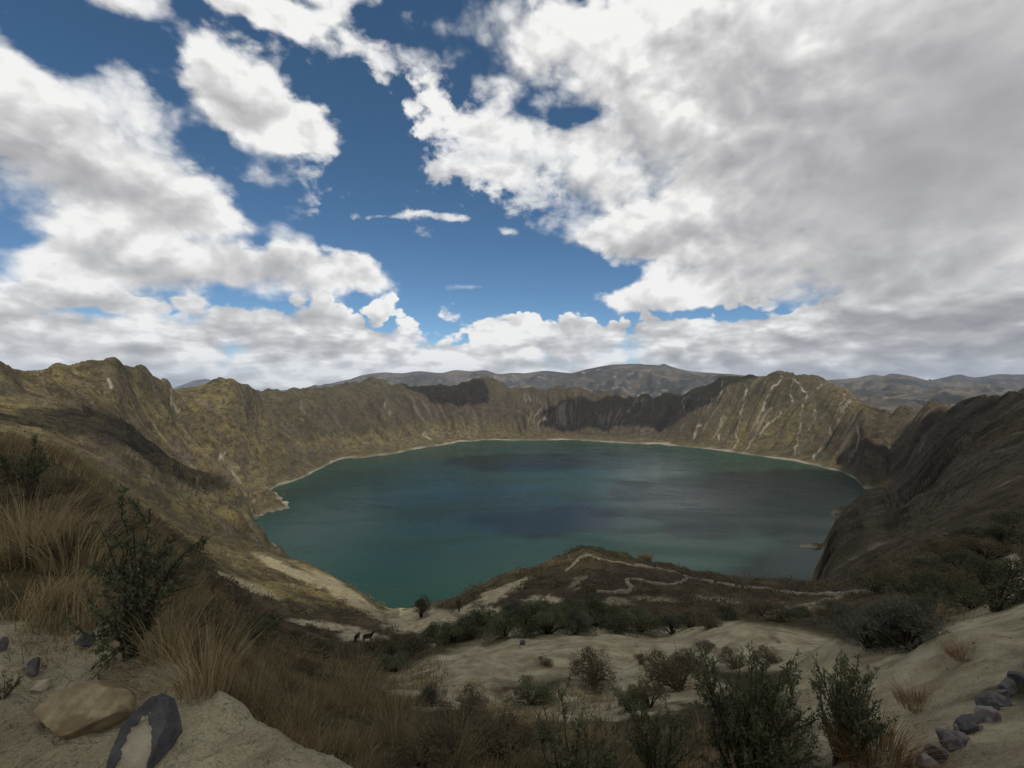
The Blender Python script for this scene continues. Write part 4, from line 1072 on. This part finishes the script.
    bn = puffs(bs, 8.0); bn2 = puffs(t.vmath('ADD', bs, (.0, -.0, .05)), 8.0)
    brel = t.math('SUBTRACT', bn2, bn)
    lowb = t.sstep(el, R(9.5), R(5.5))
    thick = t.sstep(dens, .8, 2.0)
    calm = t.math('SUBTRACT', 1.0, t.math('MULTIPLY', t.sstep(grey, .1, .6), .72))
    shade = t.math('ADD', grey, t.math('MULTIPLY', thick, .20))
    shade = t.math('SUBTRACT', shade, t.math('MULTIPLY', under, .26))
    shade = t.math('ADD', shade, t.math('MULTIPLY', t.math('SUBTRACT', .5, soft), .55))
    shade = t.math('ADD', shade, t.math('MULTIPLY', t.math('SUBTRACT', .5, wisp), t.math('MULTIPLY', calm, .45)))
    shade = t.math('ADD', shade, t.math('MULTIPLY', lowb, t.math('ADD', .17, t.math('ADD', t.math('MULTIPLY', brel, -1.6), t.math('MULTIPLY', t.math('SUBTRACT', bn, PM), 1.2)))))
    shade = t.math('SUBTRACT', shade, t.math('MULTIPLY', relief, t.math('MULTIPLY', calm, 1.7)))
    shade = t.math('MAXIMUM', shade, 0.0)
    ccol = t.mix(t.math('MULTIPLY', t.math('SUBTRACT', 1.0, t.math('EXPONENT', t.math('MULTIPLY', shade, -1.5))), 1.12), C(.735, .73, .72), C(.20, .20, .215))
    hs = t.new('ShaderNodeHueSaturation'); hs.inputs['Saturation'].default_value = 1.12; hs.inputs['Hue'].default_value = .49; t.l.new(sky.outputs[0], hs.inputs['Color'])
    skyc = t.vmath('MULTIPLY', hs.outputs[0], (STR, STR, STR))
    out = t.mix(cover, skyc, ccol)
    out = t.mix(t.sstep(Z, .0, -.05), out, C(.10, .09, .075))
    t.l.new(out, bg.inputs['Color']); bg.inputs['Strength'].default_value = 1.0
    w.cycles.sampling_method = 'MANUAL'; w.cycles.sample_map_resolution = 512
build_world()

# clouds added out of view, shaped to shade the foreground and parts of the crater
M_SHADE_CLOUD, _t, _b = material('shade_cloud_skin', 1.0, 0.0)
_b.inputs['Base Color'].default_value = C(.88, .88, .89)
_tr = _t.new('ShaderNodeBsdfTranslucent'); _tr.inputs['Color'].default_value = C(.9, .9, .9)
_ms = _t.new('ShaderNodeMixShader'); _ms.inputs[0].default_value = .6
_t.l.new(_b.outputs[0], _ms.inputs[1]); _t.l.new(_tr.outputs[0], _ms.inputs[2]); _t.l.new(_ms.outputs[0], _t.n['Material Output'].inputs['Surface'])
CLOUD_H = 2600.0
def cloud(gx, gy, gz, rx, ry, seed, rot=0, lump=.38):
    """an unseen cloud added so that its shadow falls round the ground point (gx, gy, gz)"""
    k = (CLOUD_H - gz) / sv.z
    c = Vector((gx, gy, gz)) + sv * k
    v = IV.copy(); r0 = np.hypot(v[:, 0], v[:, 1])
    n = fbm(v[:, 0] * 1.6 + seed, v[:, 1] * 1.6 - seed + v[:, 2], 5, 600 + seed, .6)
    v = v * (1 + lump * n[:, None])
    v[:, 2] = np.where(v[:, 2] < 0, v[:, 2] * .25, v[:, 2])
    ca, sa = math.cos(R(rot)), math.sin(R(rot))
    x = v[:, 0] * rx; y = v[:, 1] * ry
    w = np.stack([x * ca - y * sa, x * sa + y * ca, v[:, 2] * min(rx, ry) * .5], -1)
    o = mesh('added_shade_cloud', w, IF, M_SHADE_CLOUD); o.location = c
    tag(o, kind='structure')
cloud(90, 0, -20, 420, 125, 1)              # over the viewer and the bench
cloud(300, 225, -95, 290, 125, 2, -8)       # over the promontory
cloud(700, 560, -150, 330, 420, 3, -30)     # right wall
cloud(1300, 1500, -100, 420, 420, 4, 0)     # far part of the right wall
cloud(980, 3480, -150, 720, 330, 5, 0, .7)      # the dark middle of the far wall
cloud(-740, 930, -90, 125, 270, 6, 20, 1.0)      # patch on the left wall
cloud(60, 2300, -380, 330, 230, 8, 0, 1.0)
cloud(120, 1300, -380, 200, 120, 12, 20, 1.1)
cloud(760, 1500, -380, 380, 400, 10, 0, .9)
cloud(-500, 3650, -120, 350, 230, 9, 0)

def haze():
    xs, y0, y1, z0, z1 = 34000, -31000, 31000, -700, 900
    v = [(-xs, y0, z0), (xs, y0, z0), (xs, y1, z0), (-xs, y1, z0), (-xs, y0, z1), (xs, y0, z1), (xs, y1, z1), (-xs, y1, z1)]
    f = np.array([(0, 3, 2, 1), (4, 5, 6, 7), (0, 1, 5, 4), (1, 2, 6, 5), (2, 3, 7, 6), (3, 0, 4, 7)])
    m = bpy.data.materials.new('haze_air'); m.use_nodes = True; t = NT(m.node_tree)
    t.n.remove(t.n['Principled BSDF'])
    pv = t.new('ShaderNodeVolumePrincipled'); pv.inputs['Color'].default_value = C(.62, .77, 1.0); pv.inputs['Density'].default_value = HAZE
    t.l.new(pv.outputs[0], t.n['Material Output'].inputs['Volume'])
    o = mesh('haze', v, f, m, None, False); tag(o, 'thin blue haze over the far mountains', 'haze', None, 'stuff')
HAZE = 1.6e-5
if HAZE: haze()

# ---------------------------------------------------------------- camera
cam = bpy.data.cameras.new('camera'); co = bpy.data.objects.new('camera', cam); col.objects.link(co)
cam.sensor_width = 36; cam.lens = F * 36 / 1024; cam.clip_start = .05; cam.clip_end = 90000
co.location = (0, 0, 0); co.rotation_euler = (R(90), 0, 0); scene.camera = co

vs = scene.view_settings; vs.view_transform = 'Standard'; vs.look = 'None'; vs.exposure = 0.32; vs.gamma = 1
scene.display_settings.display_device = 'sRGB'
cy = scene.cycles
cy.max_bounces = 4; cy.diffuse_bounces = 2; cy.glossy_bounces = 2; cy.transmission_bounces = 2; cy.volume_bounces = 0; cy.transparent_max_bounces = 4
cy.use_denoising = True; cy.sample_clamp_indirect = 4
cy.use_adaptive_sampling = True; cy.adaptive_threshold = 0.008
cy.caustics_reflective = False; cy.caustics_refractive = False
